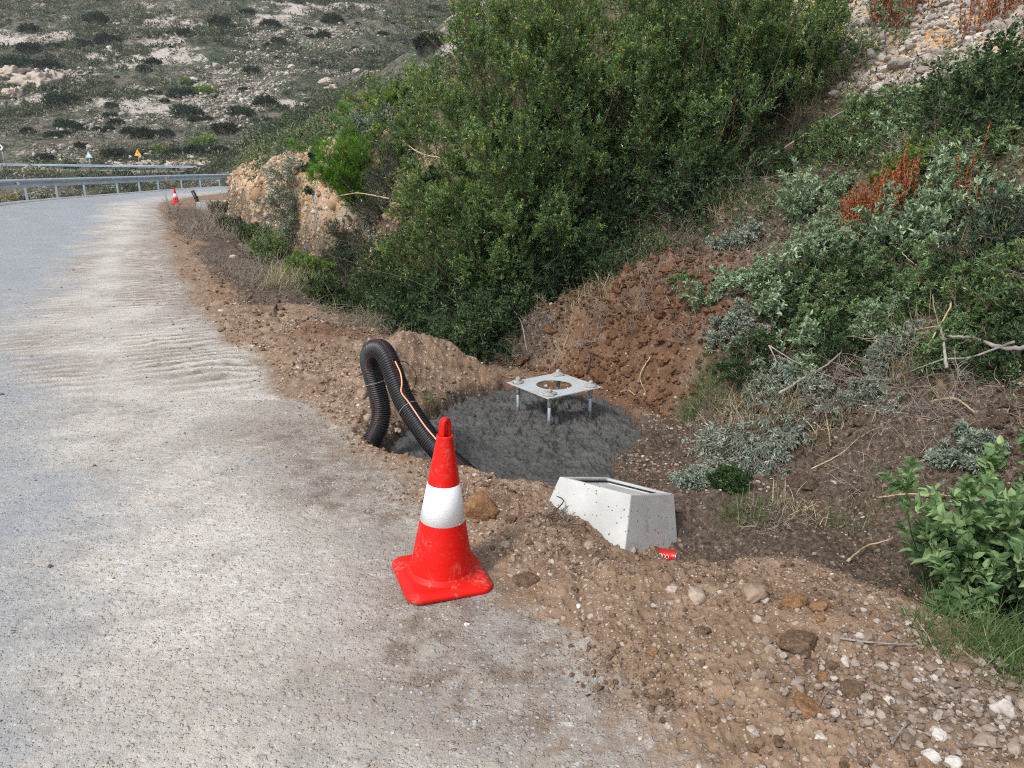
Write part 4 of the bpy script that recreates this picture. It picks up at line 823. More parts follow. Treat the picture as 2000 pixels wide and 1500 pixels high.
v = Veg(); v.add(V, F, np.repeat(rr_, 4)); o = v.build('hillside_scrub', M_HGR); tag(o, 'low grey-green scrub covering the far rocky hillside', 'scrub', kind='stuff')
# darker shrubs one can tell apart on the far hill
def hill_shrub(seed, mat):
    g = rng(seed); m = 800; d = g.normal(size=(m, 3)); d[:, 2] = np.abs(d[:, 2]); d = unit(d); lob = 1 + .3 * vn(d[:, 0] * 2.5 + seed, d[:, 1] * 2.5, seed)
    C = d * (g.uniform(.35, 1, (m, 1)) ** .5) * lob[:, None] * [1, 1, .85]; A = unit(d + g.normal(size=d.shape) * .6); LL = g.uniform(.16, .34, m)
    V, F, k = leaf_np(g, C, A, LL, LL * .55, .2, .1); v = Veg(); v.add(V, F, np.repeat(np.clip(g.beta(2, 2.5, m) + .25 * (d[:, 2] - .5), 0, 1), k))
    o = v.build('hill_shrub', mat); return o
protos = [hill_shrub(601, M_HSH), hill_shrub(602, M_HSH), hill_shrub(603, M_DKSH), hill_shrub(604, M_YGRN)]
HS = [(279,250,34,0,'large dark shrub on the bare patch above the yellow warning sign'),(320,253,26,2,'dark shrub just right of the largest one above the far road'),(228,232,22,0,'dark shrub upper left of the largest hillside shrub'),(214,247,15,1,'small shrub left beneath the dark one on the bare patch'),
 (130,234,28,2,'wide dark shrub left on the bare lower hill'),(154,243,24,0,'dark shrub joined to the wide one on its right'),(102,257,22,2,'lone dark round shrub at left above the far road'),(192,249,18,1,'grey-brown shrub between the left and middle dark shrubs'),(252,250,20,1,'dull shrub just left of the largest hillside shrub'),
 (160,278,20,0,'low dark shrub on the slope between the two triangular signs'),(55,250,18,1,'dull shrub at the left edge above the chevron sign'),(352,172,34,2,'dark shrub halfway up the hill, left of two green ones'),(403,168,28,3,'green shrub halfway up the hill'),(365,152,20,3,'small green shrub above the halfway dark shrub'),
 (365,208,40,2,'broad dark shrub in the middle of the hill'),(405,227,14,2,'small round dark shrub right of the broad one'),(120,182,42,2,'broad dark shrub beneath the pale rock outcrop'),(190,28,30,1,'grey-green shrub near the top left of the hill'),(365,58,22,1,'grey shrub upper middle of the hill'),
 (210,68,34,0,'spreading dark shrub in the upper left of the hill'),(840,70,42,1,'round grey-green shrub high on the hill beside the mastic shrubs'),(618,120,18,2,'small dark shrub on the right part of the hill'),(492,130,24,2,'dark shrub right of centre on the hill'),(545,74,20,2,'dark shrub upper right of the hill'),(632,62,20,0,'dull shrub upper right, above the small dark one'),
 (60,85,30,0,'wide low shrub at the left edge, upper hill'),(30,110,40,2,'dark green patch of shrub at the left edge'),(95,118,34,0,'dull green shrub under the upper left band of stones'),(160,78,26,0,'shrub in the upper left stone band'),(300,115,22,0,'shrub left of the centre of the hill'),(430,35,30,1,'grey shrub near the top middle'),
 (530,40,26,0,'dull shrub near the top right'),(650,30,26,1,'grey shrub at the top right of the hill'),(310,285,26,3,'bright green shrub above the yellow warning sign'),(345,290,22,0,'dark shrub right above the yellow warning sign'),(225,290,30,0,'low green shrub above the white triangular sign'),(90,300,24,0,'low shrub right of the chevron sign'),
 (265,295,22,2,'dark low shrub between the triangular signs'),(380,285,30,1,'grey-green shrub low on the right spur'),(400,265,34,3,'green shrub on the right spur'),(440,240,34,0,'dull shrub on the right spur higher up'),(430,285,26,0,'dull shrub low on the spur beside the cutting'),(520,190,30,1,'grey-green shrub high on the spur'),(470,210,34,2,'dark shrub halfway up the spur'),
 (140,318,18,2,'dark low shrub in front of the far crash barrier at left'),(245,334,20,0,'dark low shrub below the far crash barrier, middle'),(372,334,24,2,'dark round shrub below the far crash barrier, right'),(60,50,26,1,'grey shrub in the top left corner')]
for i, (u, v_, px, k, lab) in enumerate(HS):
    p = hit(u, v_ + px * .45, 50, 400); o = protos[k] if k >= 0 else None
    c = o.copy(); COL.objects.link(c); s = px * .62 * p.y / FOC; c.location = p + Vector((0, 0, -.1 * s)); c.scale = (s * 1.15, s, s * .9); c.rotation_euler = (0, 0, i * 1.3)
    tag(c, lab, 'shrub', 'dark shrubs on the far hillside')
g = rng(640)
for i in range(95):
    a = R(g.uniform(-35, -3)); r = math.exp(g.uniform(math.log(140), math.log(270))); x_, y_ = r * math.sin(a), r * math.cos(a)
    if y_ - (128 + .04 * x_) < 8: continue
    c = protos[int(g.choice([0, 0, 2, 1]))].copy(); COL.objects.link(c); s = g.lognormal(-.1, .3); c.location = (x_, y_, tz1(x_, y_) - .1); c.scale = (s * 1.3, s, s * .8); c.rotation_euler = (0, 0, g.uniform(0, 6))
    tag(c, 'one of the many small dark shrubs dotting the far rocky hillside', 'shrub', 'small shrubs dotting the far hillside')
for o in protos: bpy.data.objects.remove(o)
# ------------------------------------------------------------------ stones
def ico(sub):
    bm = bmesh.new(); bmesh.ops.create_icosphere(bm, subdivisions=sub, radius=1)
    V = np.array([v.co[:] for v in bm.verts]); F = np.array([[v.index for v in f.verts] for f in bm.faces]); bm.free(); return V, F
def rand_rot(g, N):
    q = unit(g.normal(size=(N, 4))); w, x, y, z = q.T
    return np.stack([np.stack([1 - 2 * (y * y + z * z), 2 * (x * y - z * w), 2 * (x * z + y * w)], -1), np.stack([2 * (x * y + z * w), 1 - 2 * (x * x + z * z), 2 * (y * z - x * w)], -1),
                     np.stack([2 * (x * z - y * w), 2 * (y * z + x * w), 1 - 2 * (x * x + y * y)], -1)], 1)
def stones_np(g, P, S, sub=1, rough=.22, flat=.7):
    B, F = ico(sub); N = len(P)
    V = B[None] * (1 + rough * g.uniform(-1, 1, (N, len(B), 1)) * (1 if sub == 1 else .45))
    if sub > 1:      # a few flat facets
        for q in range(5):
            n = unit(g.normal(size=(N, 1, 3))); c = g.uniform(.55, .85, (N, 1)); d = (V * n).sum(-1); V = V - n * np.maximum(d - c, 0)[..., None]
    V = V * g.uniform([.75, .6, .5], [1.1, 1., .85], (N, 3))[:, None]
    V = np.einsum('nij,nvj->nvi', rand_rot(g, N), V); V[..., 2] *= flat
    V = V * S[:, None, None] + P[:, None]
    return V.reshape(-1, 3), (F[None] + (np.arange(N) * len(B))[:, None, None]).reshape(-1, 3), len(B)
def stone_mat(name, stops, dirt=(.20, .14, .10), amt=.5):
    t = NT(name, .85, .25); c = t.ramp(t.attr('rnd'), stops); n = t.noise(60, 4, .7)
    c = t.mix(t.math('MULTIPLY', t.mr(n, .45, .65), amt), c, dirt); c = t.mix(t.math('MULTIPLY', t.mr(t.noise(14, 3), .5, .62), amt * .8), c, dirt)
    t.col(c); t.nrm(t.bump(t.noise(220, 3, .6), .5, .003)); return t.m
M_GRAV = stone_mat('gravel_stone', [(0, (.085, .052, .034)), (.3, (.15, .095, .06)), (.5, (.23, .155, .10)), (.68, (.33, .25, .185)), (.85, (.42, .35, .285)), (1, (.60, .55, .49))], amt=.6)
M_WALLST = stone_mat('cutting_stone', [(0, (.15, .105, .07)), (.4, (.30, .22, .15)), (.7, (.42, .34, .26)), (1, (.60, .54, .46))], (.36, .19, .075), .8)
M_PALE = stone_mat('pale_pebble', [(0, (.22, .18, .15)), (.5, (.40, .36, .32)), (1, (.62, .59, .55))], (.22, .17, .13), .4)
M_HEAP = stone_mat('heap_pebble', [(0, (.08, .055, .042)), (.4, (.19, .14, .105)), (.75, (.32, .265, .22)), (1, (.50, .455, .41))], (.20, .15, .115), .55)
def stones(name, g, x, y, S, mat, label, sub=1, bury=.25, rb=None, flat=.75, rough=.22, kind='stuff', cat=None):
    z = terrain(x, y); P = np.stack([x, y, z + S * (.45 - bury)], -1); V, F, k = stones_np(g, P, S, sub, rough, flat)
    r = np.clip(g.beta(1.7, 1.9, len(P)) if rb is None else rb, 0, 1)
    o = mesh_np(name, V, F, mat, None, False, attrs={'rnd': np.repeat(r, k)}); return tag(o, label, cat, kind=kind)
g = rng(900)
def f_berm(x, y):
    dB = sdist(BERM, x, y); dF = sdist(FOOT, x, y); n = fbm(x * 2.2, y * 2.2, 401, 3)
    return sst(-.08, .22, dB + .12 * n) * (1 - sst(0, .5, dF)) * (polysd(PAD, x, y) > .03) * np.clip(.55 + 1.1 * n, .12, 1)
def reddish(x, y): return fbm(x * 2.5, y * 2.5, 405, 3)
x, y = scatter_region(g, 60000, f_berm, 1.6, 11, -34, 40); S = g.lognormal(math.log(.0062), .42, len(x)) * np.clip(np.hypot(x, y) / 4, .8, 1.7)
stones('fine_gravel', g, x, y, S, M_GRAV, 'fine gravel and crumbs of earth on the dug verge', rb=g.beta(1.6, 1.8, len(x)) + .3 * reddish(x, y))
x, y = scatter_region(g, 9000, f_berm, 1.6, 30, -34, 40); S = g.lognormal(math.log(.013), .38, len(x)) * np.clip(np.hypot(x, y) / 5, .8, 2.2)
stones('coarse_gravel', g, x, y, S, M_GRAV, 'coarser stones and earth clods on the dug verge', 2, rough=.6, rb=g.beta(1.5, 2.0, len(x)) + .3 * reddish(x, y))
# pale heap of pebbles in the lower right
n = 2400; x = g.normal(1.5, .34, n); y = g.normal(1.95, .24, n); k = (sdist(EDGE, x, y) < .12) & (sdist(BERM, x, y) > .25); x, y = x[k], y[k]
stones('pebble_heap', g, x, y, g.lognormal(math.log(.0095), .45, len(x)), M_HEAP, 'pale pebbles heaped in the lower right foreground', 2, rough=.55, rb=g.beta(2, 1.6, len(x)), bury=.1)
# crumbs on the road edge and chips on the asphalt
def f_road(x, y): dB = sdist(BERM, x, y); return (dB < .05) * (.12 + .88 * sst(-.7, 0, dB)) * (sdist(LEFT, x, y) > .3)
x, y = scatter_region(g, 26000, f_road, 1.6, 16, -40, 20); stones('road_grit', g, x, y, g.lognormal(math.log(.0032), .45, len(x)) * np.clip(np.hypot(x, y) / 3.5, .8, 3), M_GRAV, 'loose grit scattered on the dusty asphalt', rb=g.beta(2.2, 1.3, len(x)), bury=.3)
def f_soil(x, y):
    dF = sdist(FOOT, x, y); return (1 - .8 * np.clip(1.3 * np.exp(-((x - .95) / .9) ** 2 - ((y - 6.6) / 1.1) ** 2), 0, 1)) * sst(-.3, .2, dF) * (1 - sst(4, 6, dF)) * (y < 12) * (polysd(PAD, x, y) > .02) * np.clip(.5 + 1.2 * fbm(x * 1.6, y * 1.6, 407, 3), .06, 1)
x, y = scatter_region(g, 26000, f_soil, 2.2, 12, -15, 40); S = g.lognormal(math.log(.009), .45, len(x)) * np.clip(np.hypot(x, y) / 4.5, .8, 1.8)
stones('bank_gravel', g, x, y, S, M_GRAV, 'stones and crumbs of earth on the bare parts of the bank', 1, rb=g.beta(1.5, 2.3, len(x)))
# conglomerate face
def f_wall(x, y): dF = sdist(FOOT, x, y); return sst(10.8, 12, y) * (dF > 0) * (dF < 1.05) * 1.
n = 60000; yy = g.uniform(10.5, 42, n) ** 1.0; i = np.interp(yy, FOOT[:, 1], FOOT[:, 0]); x = i + g.uniform(0, 1.5, n); y = yy; k = f_wall(x, y) > 0; x, y = x[k][:8500], y[k][:8500]
nn = slope_n(x, y, .05); S = g.lognormal(math.log(.032), .6, len(x)); z = terrain(x, y); P = np.stack([x, y, z], -1) + nn * (S * .05)[:, None]
V, F, k = stones_np(g, P, S, 1, .18, .9); o = mesh_np('cutting_stones', V, F, M_WALLST, None, True, attrs={'rnd': np.repeat(g.beta(1.8, 1.8, len(P)), k)}); tag(o, 'rounded stones bedded in the orange rock cutting', kind='stuff')
# pebbly slope at the top right
def f_peb(x, y): return sst(3.4, 3.9, x) * sst(3.0, 3.6, sdist(FOOT, x, y)) * (y < 15)
x, y = scatter_region(g, 26000, f_peb, 5.5, 15, 15, 42); stones('slope_pebbles', g, x, y, g.lognormal(math.log(.034), .45, len(x)), M_PALE, 'rounded pale pebbles covering the slope at the top right', 2, bury=.3)
# stones on the far hill
n = 90000; a = np.radians(g.uniform(-39, 2, n)); r = np.exp(g.uniform(math.log(100), math.log(320), n)); x = r * np.sin(a); y = r * np.cos(a); fb2 = 128 + .04 * x + 3 * np.sin(x * .02)
k = (sst(.02, .42, fbm(x * .05 + 9, y * .1, 411, 5)) > g.uniform(0, 1, n)) & (y - fb2 > 5); x, y = x[k], y[k]
stones('hillside_stones', g, x, y, g.lognormal(math.log(.22), .55, len(x)), M_PALE, 'pale limestone blocks strewn over the far hillside', rb=g.beta(2, 2, len(x)), bury=.2)

def rock(name, u, v, px, label, mat=None, seed=0, rn=.5, cat='rock', sq=(1, .8, .7), sub=4, at=None, bury=.36, rough=.26, group=None, lump=1.9):
    p = at or hit(u, v); dist = math.hypot(p.y, H - p.z) * .98; s = px * .5 * dist / FOC; g = rng(seed + 5000)
    B, F = ico(sub); V = B.copy()
    for q in range(7):
        n = unit(g.normal(size=3)); c = g.uniform(.62, .9); V -= n * np.maximum(V @ n - c, 0)[:, None]
    o3 = g.uniform(0, 50, 3)
    V *= (1 + rough * (fbm(V[:, 0] * lump + o3[0] + V[:, 2], V[:, 1] * lump + o3[1] - V[:, 2], seed, 4))[:, None] + .12 * fbm(V[:, 0] * 7 + V[:, 2] * 3, V[:, 1] * 7 - V[:, 2] * 4, seed + 3, 3)[:, None])
    a = g.uniform(0, 6.28); c_, s_ = math.cos(a), math.sin(a); V = V * np.array(sq); V = np.stack([V[:, 0] * c_ - V[:, 1] * s_, V[:, 0] * s_ + V[:, 1] * c_, V[:, 2]], -1) * s
    o = mesh_np(name, V, F, mat or M_GRAV, None, True, attrs={'rnd': np.full(len(V), rn)}); o.location = (p.x, p.y, p.z + s * sq[2] * (.85 - 2 * bury) )
    return tag(o, label, cat, group)
def clod_mat(name, a, b, c):
    t = NT(name, .95, .1); n = t.noise(45, 5, .7); q = t.mix(t.mr(n, .35, .65), a, b); q = t.mix(t.mr(t.noise(120, 3, .7), .6, .7), q, c); t.col(q); t.nrm(t.bump(t.noise(90, 5, .75), 1, .012)); return t.m
M_CLOD = clod_mat('orange_earth', (.20, .10, .045), (.34, .20, .105), (.48, .40, .32))
M_BCLOD = clod_mat('brown_earth', (.11, .068, .043), (.21, .14, .095), (.40, .34, .28))
RK = [(940, 985, 72, 'large crumbly orange clod of earth right of the near cone, level with its white band', M_CLOD, .5, (1, .9, .8)),
 (1030, 1122, 62, 'flat brown stone lying in the verge right of the near road cone base', M_BCLOD, .5, (1, .8, .35)),
 (1315, 1150, 28, 'small pale round rock left in the row of rocks below the concrete box', None, .85, (1, .9, .9)), (1358, 1155, 46, 'pale yellowish rock second from the left in the row below the concrete box', None, .8, (1, .85, .8)),
 (1472, 1160, 52, 'pinkish rounded rock in the middle of the row at the ditch edge', None, .62, (1, .9, .7)), (1552, 1168, 54, 'rust-orange clod in the row of rocks at the ditch edge', M_CLOD, .5, (1, .8, .6)),
 (1603, 1180, 46, 'brown round rock right of the rust-orange clod', M_CLOD, .5, (1, .9, .8)), (1600, 1205, 22, 'little brown stone under the brown round rock', M_CLOD, .5, (1, .9, .8)),
 (1560, 1245, 74, 'big brown clod half buried in the gravel below the row of rocks', M_BCLOD, .5, (1, .9, .6)), (1610, 1315, 34, 'small orange rock beside a dark one in the foreground gravel', M_CLOD, .5, (1, .8, .7)),
 (1583, 1292, 34, 'dark grey stone touching the small orange rock', None, .02, (1, .8, .7)), (1625, 1295, 30, 'dark brown stone right of the small orange rock', None, .08, (1, .8, .7)),
 (1665, 1340, 56, 'brown lumpy clod right of the small orange rock', M_BCLOD, .5, (1, .9, .8)), (1575, 1362, 74, 'wide orange-brown flat clod in the foreground gravel', M_CLOD, .5, (1, .8, .35)),
 (1885, 1292, 60, 'grey-brown flat stone at the ditch edge, lower right', None, .38, (1, .7, .5)), (1275, 1270, 24, 'orange crumb of earth in the middle of the verge', M_CLOD, .5, (1, .9, .7)),
 (1505, 1268, 26, 'grey stone left of the dark grey stone', None, .66, (1, .9, .8)), (1480, 1205, 22, 'pale stone with a grey side above the big brown clod', None, .8, (1, .9, .8)),
 (1830, 1425, 40, 'white flat stone in the blackened pebbles', M_PALE, .95, (1, .7, .5)), (1865, 1480, 40, 'largest pale stone at the bottom right of the picture', M_PALE, .9, (1, .8, .6)), (1820, 1470, 34, 'pale stone left of the largest one at the bottom right', M_PALE, .8, (1, .8, .7)),
 (1945, 1445, 24, 'white chip stone near the right end of the pebble heap', M_PALE, .95, (1, .7, .6)), (1520, 1425, 28, 'light grey stone alone in the brown foreground soil', None, .72, (1, .8, .7)), (1372, 1230, 34, 'brown stone near the middle of the verge', M_BCLOD, .5, (1, .8, .6)),
 (1735, 1365, 22, 'pale pebble at the left side of the pebble heap', M_PALE, .7, (1, .9, .8)), (1780, 1372, 26, 'pinkish pebble in the upper pebble heap', M_PALE, .6, (1, .9, .8)), (1960, 1375, 50, 'pale knobbly rock at the right edge of the picture', M_PALE, .7, (1, .8, .8)),
 (432, 606, 12, 'white stone alone on the brown verge beside the tyre tracks', M_PALE, .98, (1, .8, .7)), (1210, 1048, 26, 'brown clod against the lower front corner of the concrete box', M_BCLOD, .5, (1, .9, .9)), (1235, 1070, 34, 'yellowish stone under the front corner of the concrete box', None, .72, (1, .7, .6)),
 (1150, 1058, 26, 'grey-pink stone on the verge left of the concrete box', None, .7, (1, .8, .7)), (987, 1062, 22, 'pale stone on the verge right of the near road cone', None, .85, (1, .8, .8)), (1000, 1088, 20, 'grey pebble under the pale stone right of the near road cone', None, .7, (1, .8, .8)),
 (1130, 1185, 14, 'white pebble on the road edge right of the near road cone', M_PALE, .98, (1, .8, .8)), (912, 1217, 12, 'small white pebble on the dusty asphalt below the near road cone', M_PALE, .9, (1, .8, .8)), (98, 1103, 12, 'small brown pebble alone on the asphalt at the left', None, .3, (1, .8, .7)),
 (720, 820, 30, 'pale stone at the foot of the black corrugated pipe', None, .75, (1, .9, .8)), (708, 770, 28, 'pinkish stone left of the black corrugated pipe', None, .6, (1, .9, .8)), (775, 838, 20, 'pale stone between pipe foot and wet slab', None, .8, (1, .9, .8)),
 (1655, 300, 60, 'x', None, .5, (1, 1, 1))]
for i, (u, v, px, lab, m, rn, sq) in enumerate(RK[:-1]): rock('rock', u, v + px * .2, px, lab, m, i, rn, sq=sq)
OUT = [(35, 150, 60, 'pale rock outcrop, left block, in the upper left of the hill'), (75, 165, 75, 'pale rock outcrop, largest block, in the upper left of the hill'), (30, 185, 46, 'pale rock outcrop, lower block at the left edge'), (103, 152, 36, 'pale rock outcrop, small right block'), (650, 175, 30, 'pale ledge of rock on the right of the hill'), (640, 162, 26, 'white rock ledge above the pale ledge, right of the hill')]
def f_cut(x, y): return (sdist(FOOT, x, y) > -.1) * np.exp(-(((x - .85) / 1.2) ** 2 + ((y - 6.7) / 1.1) ** 2) ** 2) * (polysd(PAD, x, y) > .04)
x, y = scatter_region(g, 26000, f_cut, 5, 9, -8, 20); x = x[:3000]; y = y[:3000]
stones('red_clods', g, x, y, g.lognormal(math.log(.016), .55, len(x)), clod_mat('red_brown_earth', (.075, .038, .022), (.19, .100, .056), (.26, .17, .11)), 'clods of dark red-brown earth on the cut behind the slab', 2, rough=.8, bury=.15)
def f_dk(x, y): return sst(.05, .4, sdist(FOOT, x, y)) * (1 - sst(2, 3, sdist(FOOT, x, y))) * (x > 1.2) * (y < 7.5) * sst(-.4, .3, fbm(x * 2, y * 2, 409, 3)) * 1.
x, y = scatter_region(g, 22000, f_dk, 2.3, 8, 8, 42); stones('dark_clods', g, x, y, g.lognormal(math.log(.012), .6, len(x)), clod_mat('dark_earth', (.040, .028, .020), (.13, .09, .065), (.25, .20, .16)), 'clods of dark earth on the bare part of the right bank', 2, rough=.8, bury=.15)
x, y = scatter_region(g, 9000, f_berm, 1.7, 14, -30, 40); stones('earth_clods', g, x, y, g.lognormal(math.log(.009), .5, len(x)) * np.clip(np.hypot(x, y) / 5, .8, 2), M_BCLOD, 'crumbly brown earth clods on the dug verge', 2, rough=.8, bury=.2)
M_CLIFF = clod_mat('limestone', (.36, .29, .23), (.52, .45, .38), (.30, .25, .20))
for i, (u, v, px, lab) in enumerate(OUT):
    p = hit(u, v, 60, 400); rock('rock_outcrop', u, v, px, lab, M_CLIFF, 70 + i, .6, 'rock outcrop', (1, .8, .5), 4, at=p, rough=.75, lump=4.5)
# the tan rock bank behind the far road
for i, (u, px) in enumerate([(228, 34), (262, 30), (298, 36), (334, 32), (368, 36), (400, 34)]):
    x0 = -57 + (u - 228) * .165; rock('rock_bank', u, 320, px, ['tan rock ledge behind the far road, left end', 'tan rock ledge under the yellow warning sign', 'tan rock ledge right of the yellow warning sign', 'tan rock ledge, middle right, behind the far road', 'tan rock ledge, second from the right, behind the far road', 'tan rock ledge at the right end behind the far road'][i], M_CLIFF, 90 + i, .6, 'rock ledge', (1.3, .5, .42), 4, at=hit(u, 323, 126, 300), rough=.7, lump=5)

# ------------------------------------------------------------------ dead branches and sticks
def branch(pts, r, label, mat, forks=(), seed=0, name='dead_branch', off=.04):
    """pts: photo pixels with a lift above the soil in metres"""
    W_ = []
    for (u, v, up) in pts:
        p = hit(u, v); q = Vector((0, 0, H)); d = (q - p).normalized(); W_.append(p + d * (off + up))
    o0 = W_[0].copy(); m = MB(); g = rng(seed + 70)
    def sm(Wp): 
        L = np.array([list(w) for w in Wp]); T = np.linspace(0, len(L) - 1, 6 * len(L)); Q = smooth_line(L, len(T)); Q[1:-1] += g.normal(size=(len(Q) - 2, 3)) * r * .16; return Q
    Q = sm(W_); m.tube(Q - np.array(o0), np.linspace(r, r * .45, len(Q)), 7)
    for fk, rf in forks:
        Wf = []
        for (u, v, up) in fk:
            p = hit(u, v); d = (Vector((0, 0, H)) - p).normalized(); Wf.append(p + d * (off + up))
        Qf = sm(Wf); m.tube(Qf - np.array(o0), np.linspace(rf, rf * .4, len(Qf)), 6)
    o = m.build(name, mat, None, True); o.location = o0; return tag(o, label, 'branch')
branch([(1165, 470, 0), (1195, 440, .15), (1215, 415, .3), (1238, 395, .4), (1258, 368, .5)], .022, 'bleached forked dead branch standing at the top of the scraped red soil', M_GREYW, [([(1210, 420, .28), (1212, 408, .35), (1219, 398, .4)], .012)], 1)
branch([(985, 425, .9), (930, 412, .9), (880, 398, .9), (850, 378, .9)], .016, 'grey dead twig sticking left out of the leaning mastic shrub', M_GREYW, [([(880, 398, .9), (855, 405, .9), (835, 405, .9)], .009)], 2)
branch([(1522, 760, .05), (1570, 728, .1), (1610, 700, .12), (1645, 682, .1)], .012, 'thick grey stick lying diagonally on the right slope', M_GREYW, (), 3, off=0.14)
branch([(1500, 690, .06), (1560, 706, .08), (1640, 728, .1), (1720, 735, .1)], .005, 'thin long grey twig crossing the diagonal stick', M_GREYW, [([(1500, 690, .06), (1515, 720, .05), (1500, 735, .05)], .006)], 4, off=0.14)
branch([(2030, 668, .1), (1960, 674, .12), (1900, 666, .1), (1850, 655, .08)], .016, 'thick bleached log entering from the right edge', M_GREYW, (), 5, off=0.20)
branch([(1980, 676, .12), (1900, 685, .1), (1840, 700, .08), (1780, 712, .06)], .008, 'bleached branch running left below the thick log', M_GREYW, (), 6, off=0.20)
branch([(1850, 712, .1), (1845, 670, .12), (1838, 625, .12)], .011, 'short upright bleached branch crossing the yellow dead branch', M_GREYW, (), 7, off=0.20)
branch([(1825, 455, .25), (1840, 500, .22), (1862, 540, .2), (1858, 590, .2), (1835, 640, .18), (1800, 690, .15)], .009, 'curving yellow dead branch in the middle of the right slope', M_STRAW, [([(1750, 450, .2), (1775, 490, .2), (1800, 520, .2)], .005), ([(1835, 640, .18), (1770, 640, .12), (1700, 655, .1), (1660, 650, .1)], .005)], 8, off=0.10)
branch([(1815, 520, .2), (1825, 580, .2), (1832, 650, .16), (1826, 690, .1)], .004, 'straight thin yellow stem beside the curving yellow branch', M_STRAW, (), 9)
branch([(1820, 765, .03), (1865, 772, .04), (1905, 800, .03)], .010, 'yellow root lying on the pebbles at the right', M_STRAW, (), 10, 'root')
branch([(1585, 915, .02), (1640, 885, .03), (1680, 855, .03)], .005, 'thin yellow root under the silver sage heap on the right', M_STRAW, (), 11, 'root')
branch([(1655, 1100, .02), (1690, 1072, .03), (1738, 1050, .03)], .007, 'short yellow root lying on the dark soil of the ditch', M_STRAW, (), 12, 'root')
branch([(1715, 980, .02), (1765, 972, .03), (1830, 990, .03), (1880, 985, .03)], .005, 'wavy yellow root left of the broad-leaved sage', M_STRAW, (), 13, 'root')
branch([(1612, 790, .03), (1618, 840, .03), (1622, 870, .03)], .006, 'upright yellow root stub under the grey sticks', M_STRAW, (), 14, 'root')
branch([(1640, 1250, .0), (1700, 1253, .01), (1790, 1259, .0)], .005, 'grey stick lying along the crest of the verge, lower right', M_GREYW, (), 15, off=.02)
branch([(1742, 1452, 0), (1760, 1425, .01), (1778, 1408, .0)], .0045, 'short grey stick in the blackened pebbles', M_GREYW, (), 16, off=.02)
branch([(1595, 1378, 0), (1615, 1355, .01), (1635, 1342, .0)], .003, 'short pale twig by the wide flat clod', M_GREYW, (), 17, off=.015)
branch([(1103, 822, .02), (1115, 870, .12), (1140, 905, .1), (1162, 938, .0)], .0035, 'thin bent straw twig standing in the wet concrete', M_STRAW, (), 18, off=.02)
branch([(1150, 925, -.02), (1180, 918, .0)], .004, 'short straw twig stuck in the right rim of the slab', M_STRAW, (), 19, off=.02)
branch([(1172, 1000, .03), (1165, 985, .06), (1178, 968, .12), (1200, 945, .2)], .0022, 'dark forked twig leaning on the front of the concrete box', M_DARKW, [([(1165, 985, .06), (1150, 975, .08), (1146, 962, .1)], .0014)], 20)
branch([(1075, 1010, .02), (1100, 985, .04), (1085, 975, .03)], .004, 'dark twig heap left of the concrete box', M_DARKW, [([(1050, 1000, .02), (1080, 1012, .03), (1110, 1018, .02)], .003), ([(1095, 1020, .02), (1130, 1022, .03), (1160, 1040, .02)], .003)], 21)
branch([(545, 590, .0), (535, 610, .02), (548, 628, .0)], .018, 'short black root stump on the verge above the tyre tracks', M_DARKW, (), 22)
branch([(1270, 700, .0), (1250, 735, .02), (1262, 765, .02)], .007, 'root hanging from the red soil behind the anchor plate', M_STRAW, (), 23, 'root', .02)
branch([(1145, 735, .0), (1152, 705, .03), (1150, 690, .02), (1180, 700, .02)], .010, 'thick brown root in the red soil above the anchor plate', M_DARKW, (), 24, 'root', .02)
branch([(1240, 770, .0), (1225, 765, .03), (1200, 770, .02)], .006, 'short root at the foot of the red soil', M_STRAW, (), 25, 'root', .02)
branch([(1030, 690, .1), (1020, 640, .2), (1010, 600, .25), (1025, 560, .3)], .006, 'thin pale stem hanging under the leaning mastic shrub', M_GREYW, (), 26)
branch([(935, 600, .3), (950, 540, .4), (930, 500, .4)], .008, 'dark stem in the growth above the spoil heap', M_DARKW, (), 27)
branch([(760, 395, 1.2), (700, 375, 1.3), (650, 372, 1.3), (600, 372, 1.2)], .010, 'long pale twig pointing left in front of the rock cutting', M_STRAW, (), 28)
branch([(1010, 345, 1.3), (900, 315, 1.3), (820, 282, 1.3), (770, 268, 1.3)], .011, 'long pale twig arching left across the leaning mastic shrub', M_STRAW, (), 29)
branch([(1480, 330, .3), (1580, 260, .4), (1690, 190, .4), (1790, 183, .3)], .011, 'long grey branch arching right from the mastic shrubs', M_GREYW, (), 30, off=0.24)
branch([(1740, 262, .2), (1800, 245, .25), (1850, 240, .25), (1900, 262, .2)], .007, 'pale twisted branch above the rusty stalks', M_STRAW, [([(1760, 258, .2), (1720, 262, .2), (1690, 275, .15)], .004), ([(1800, 245, .25), (1840, 275, .25), (1880, 300, .2)], .004)], 31, off=0.16)
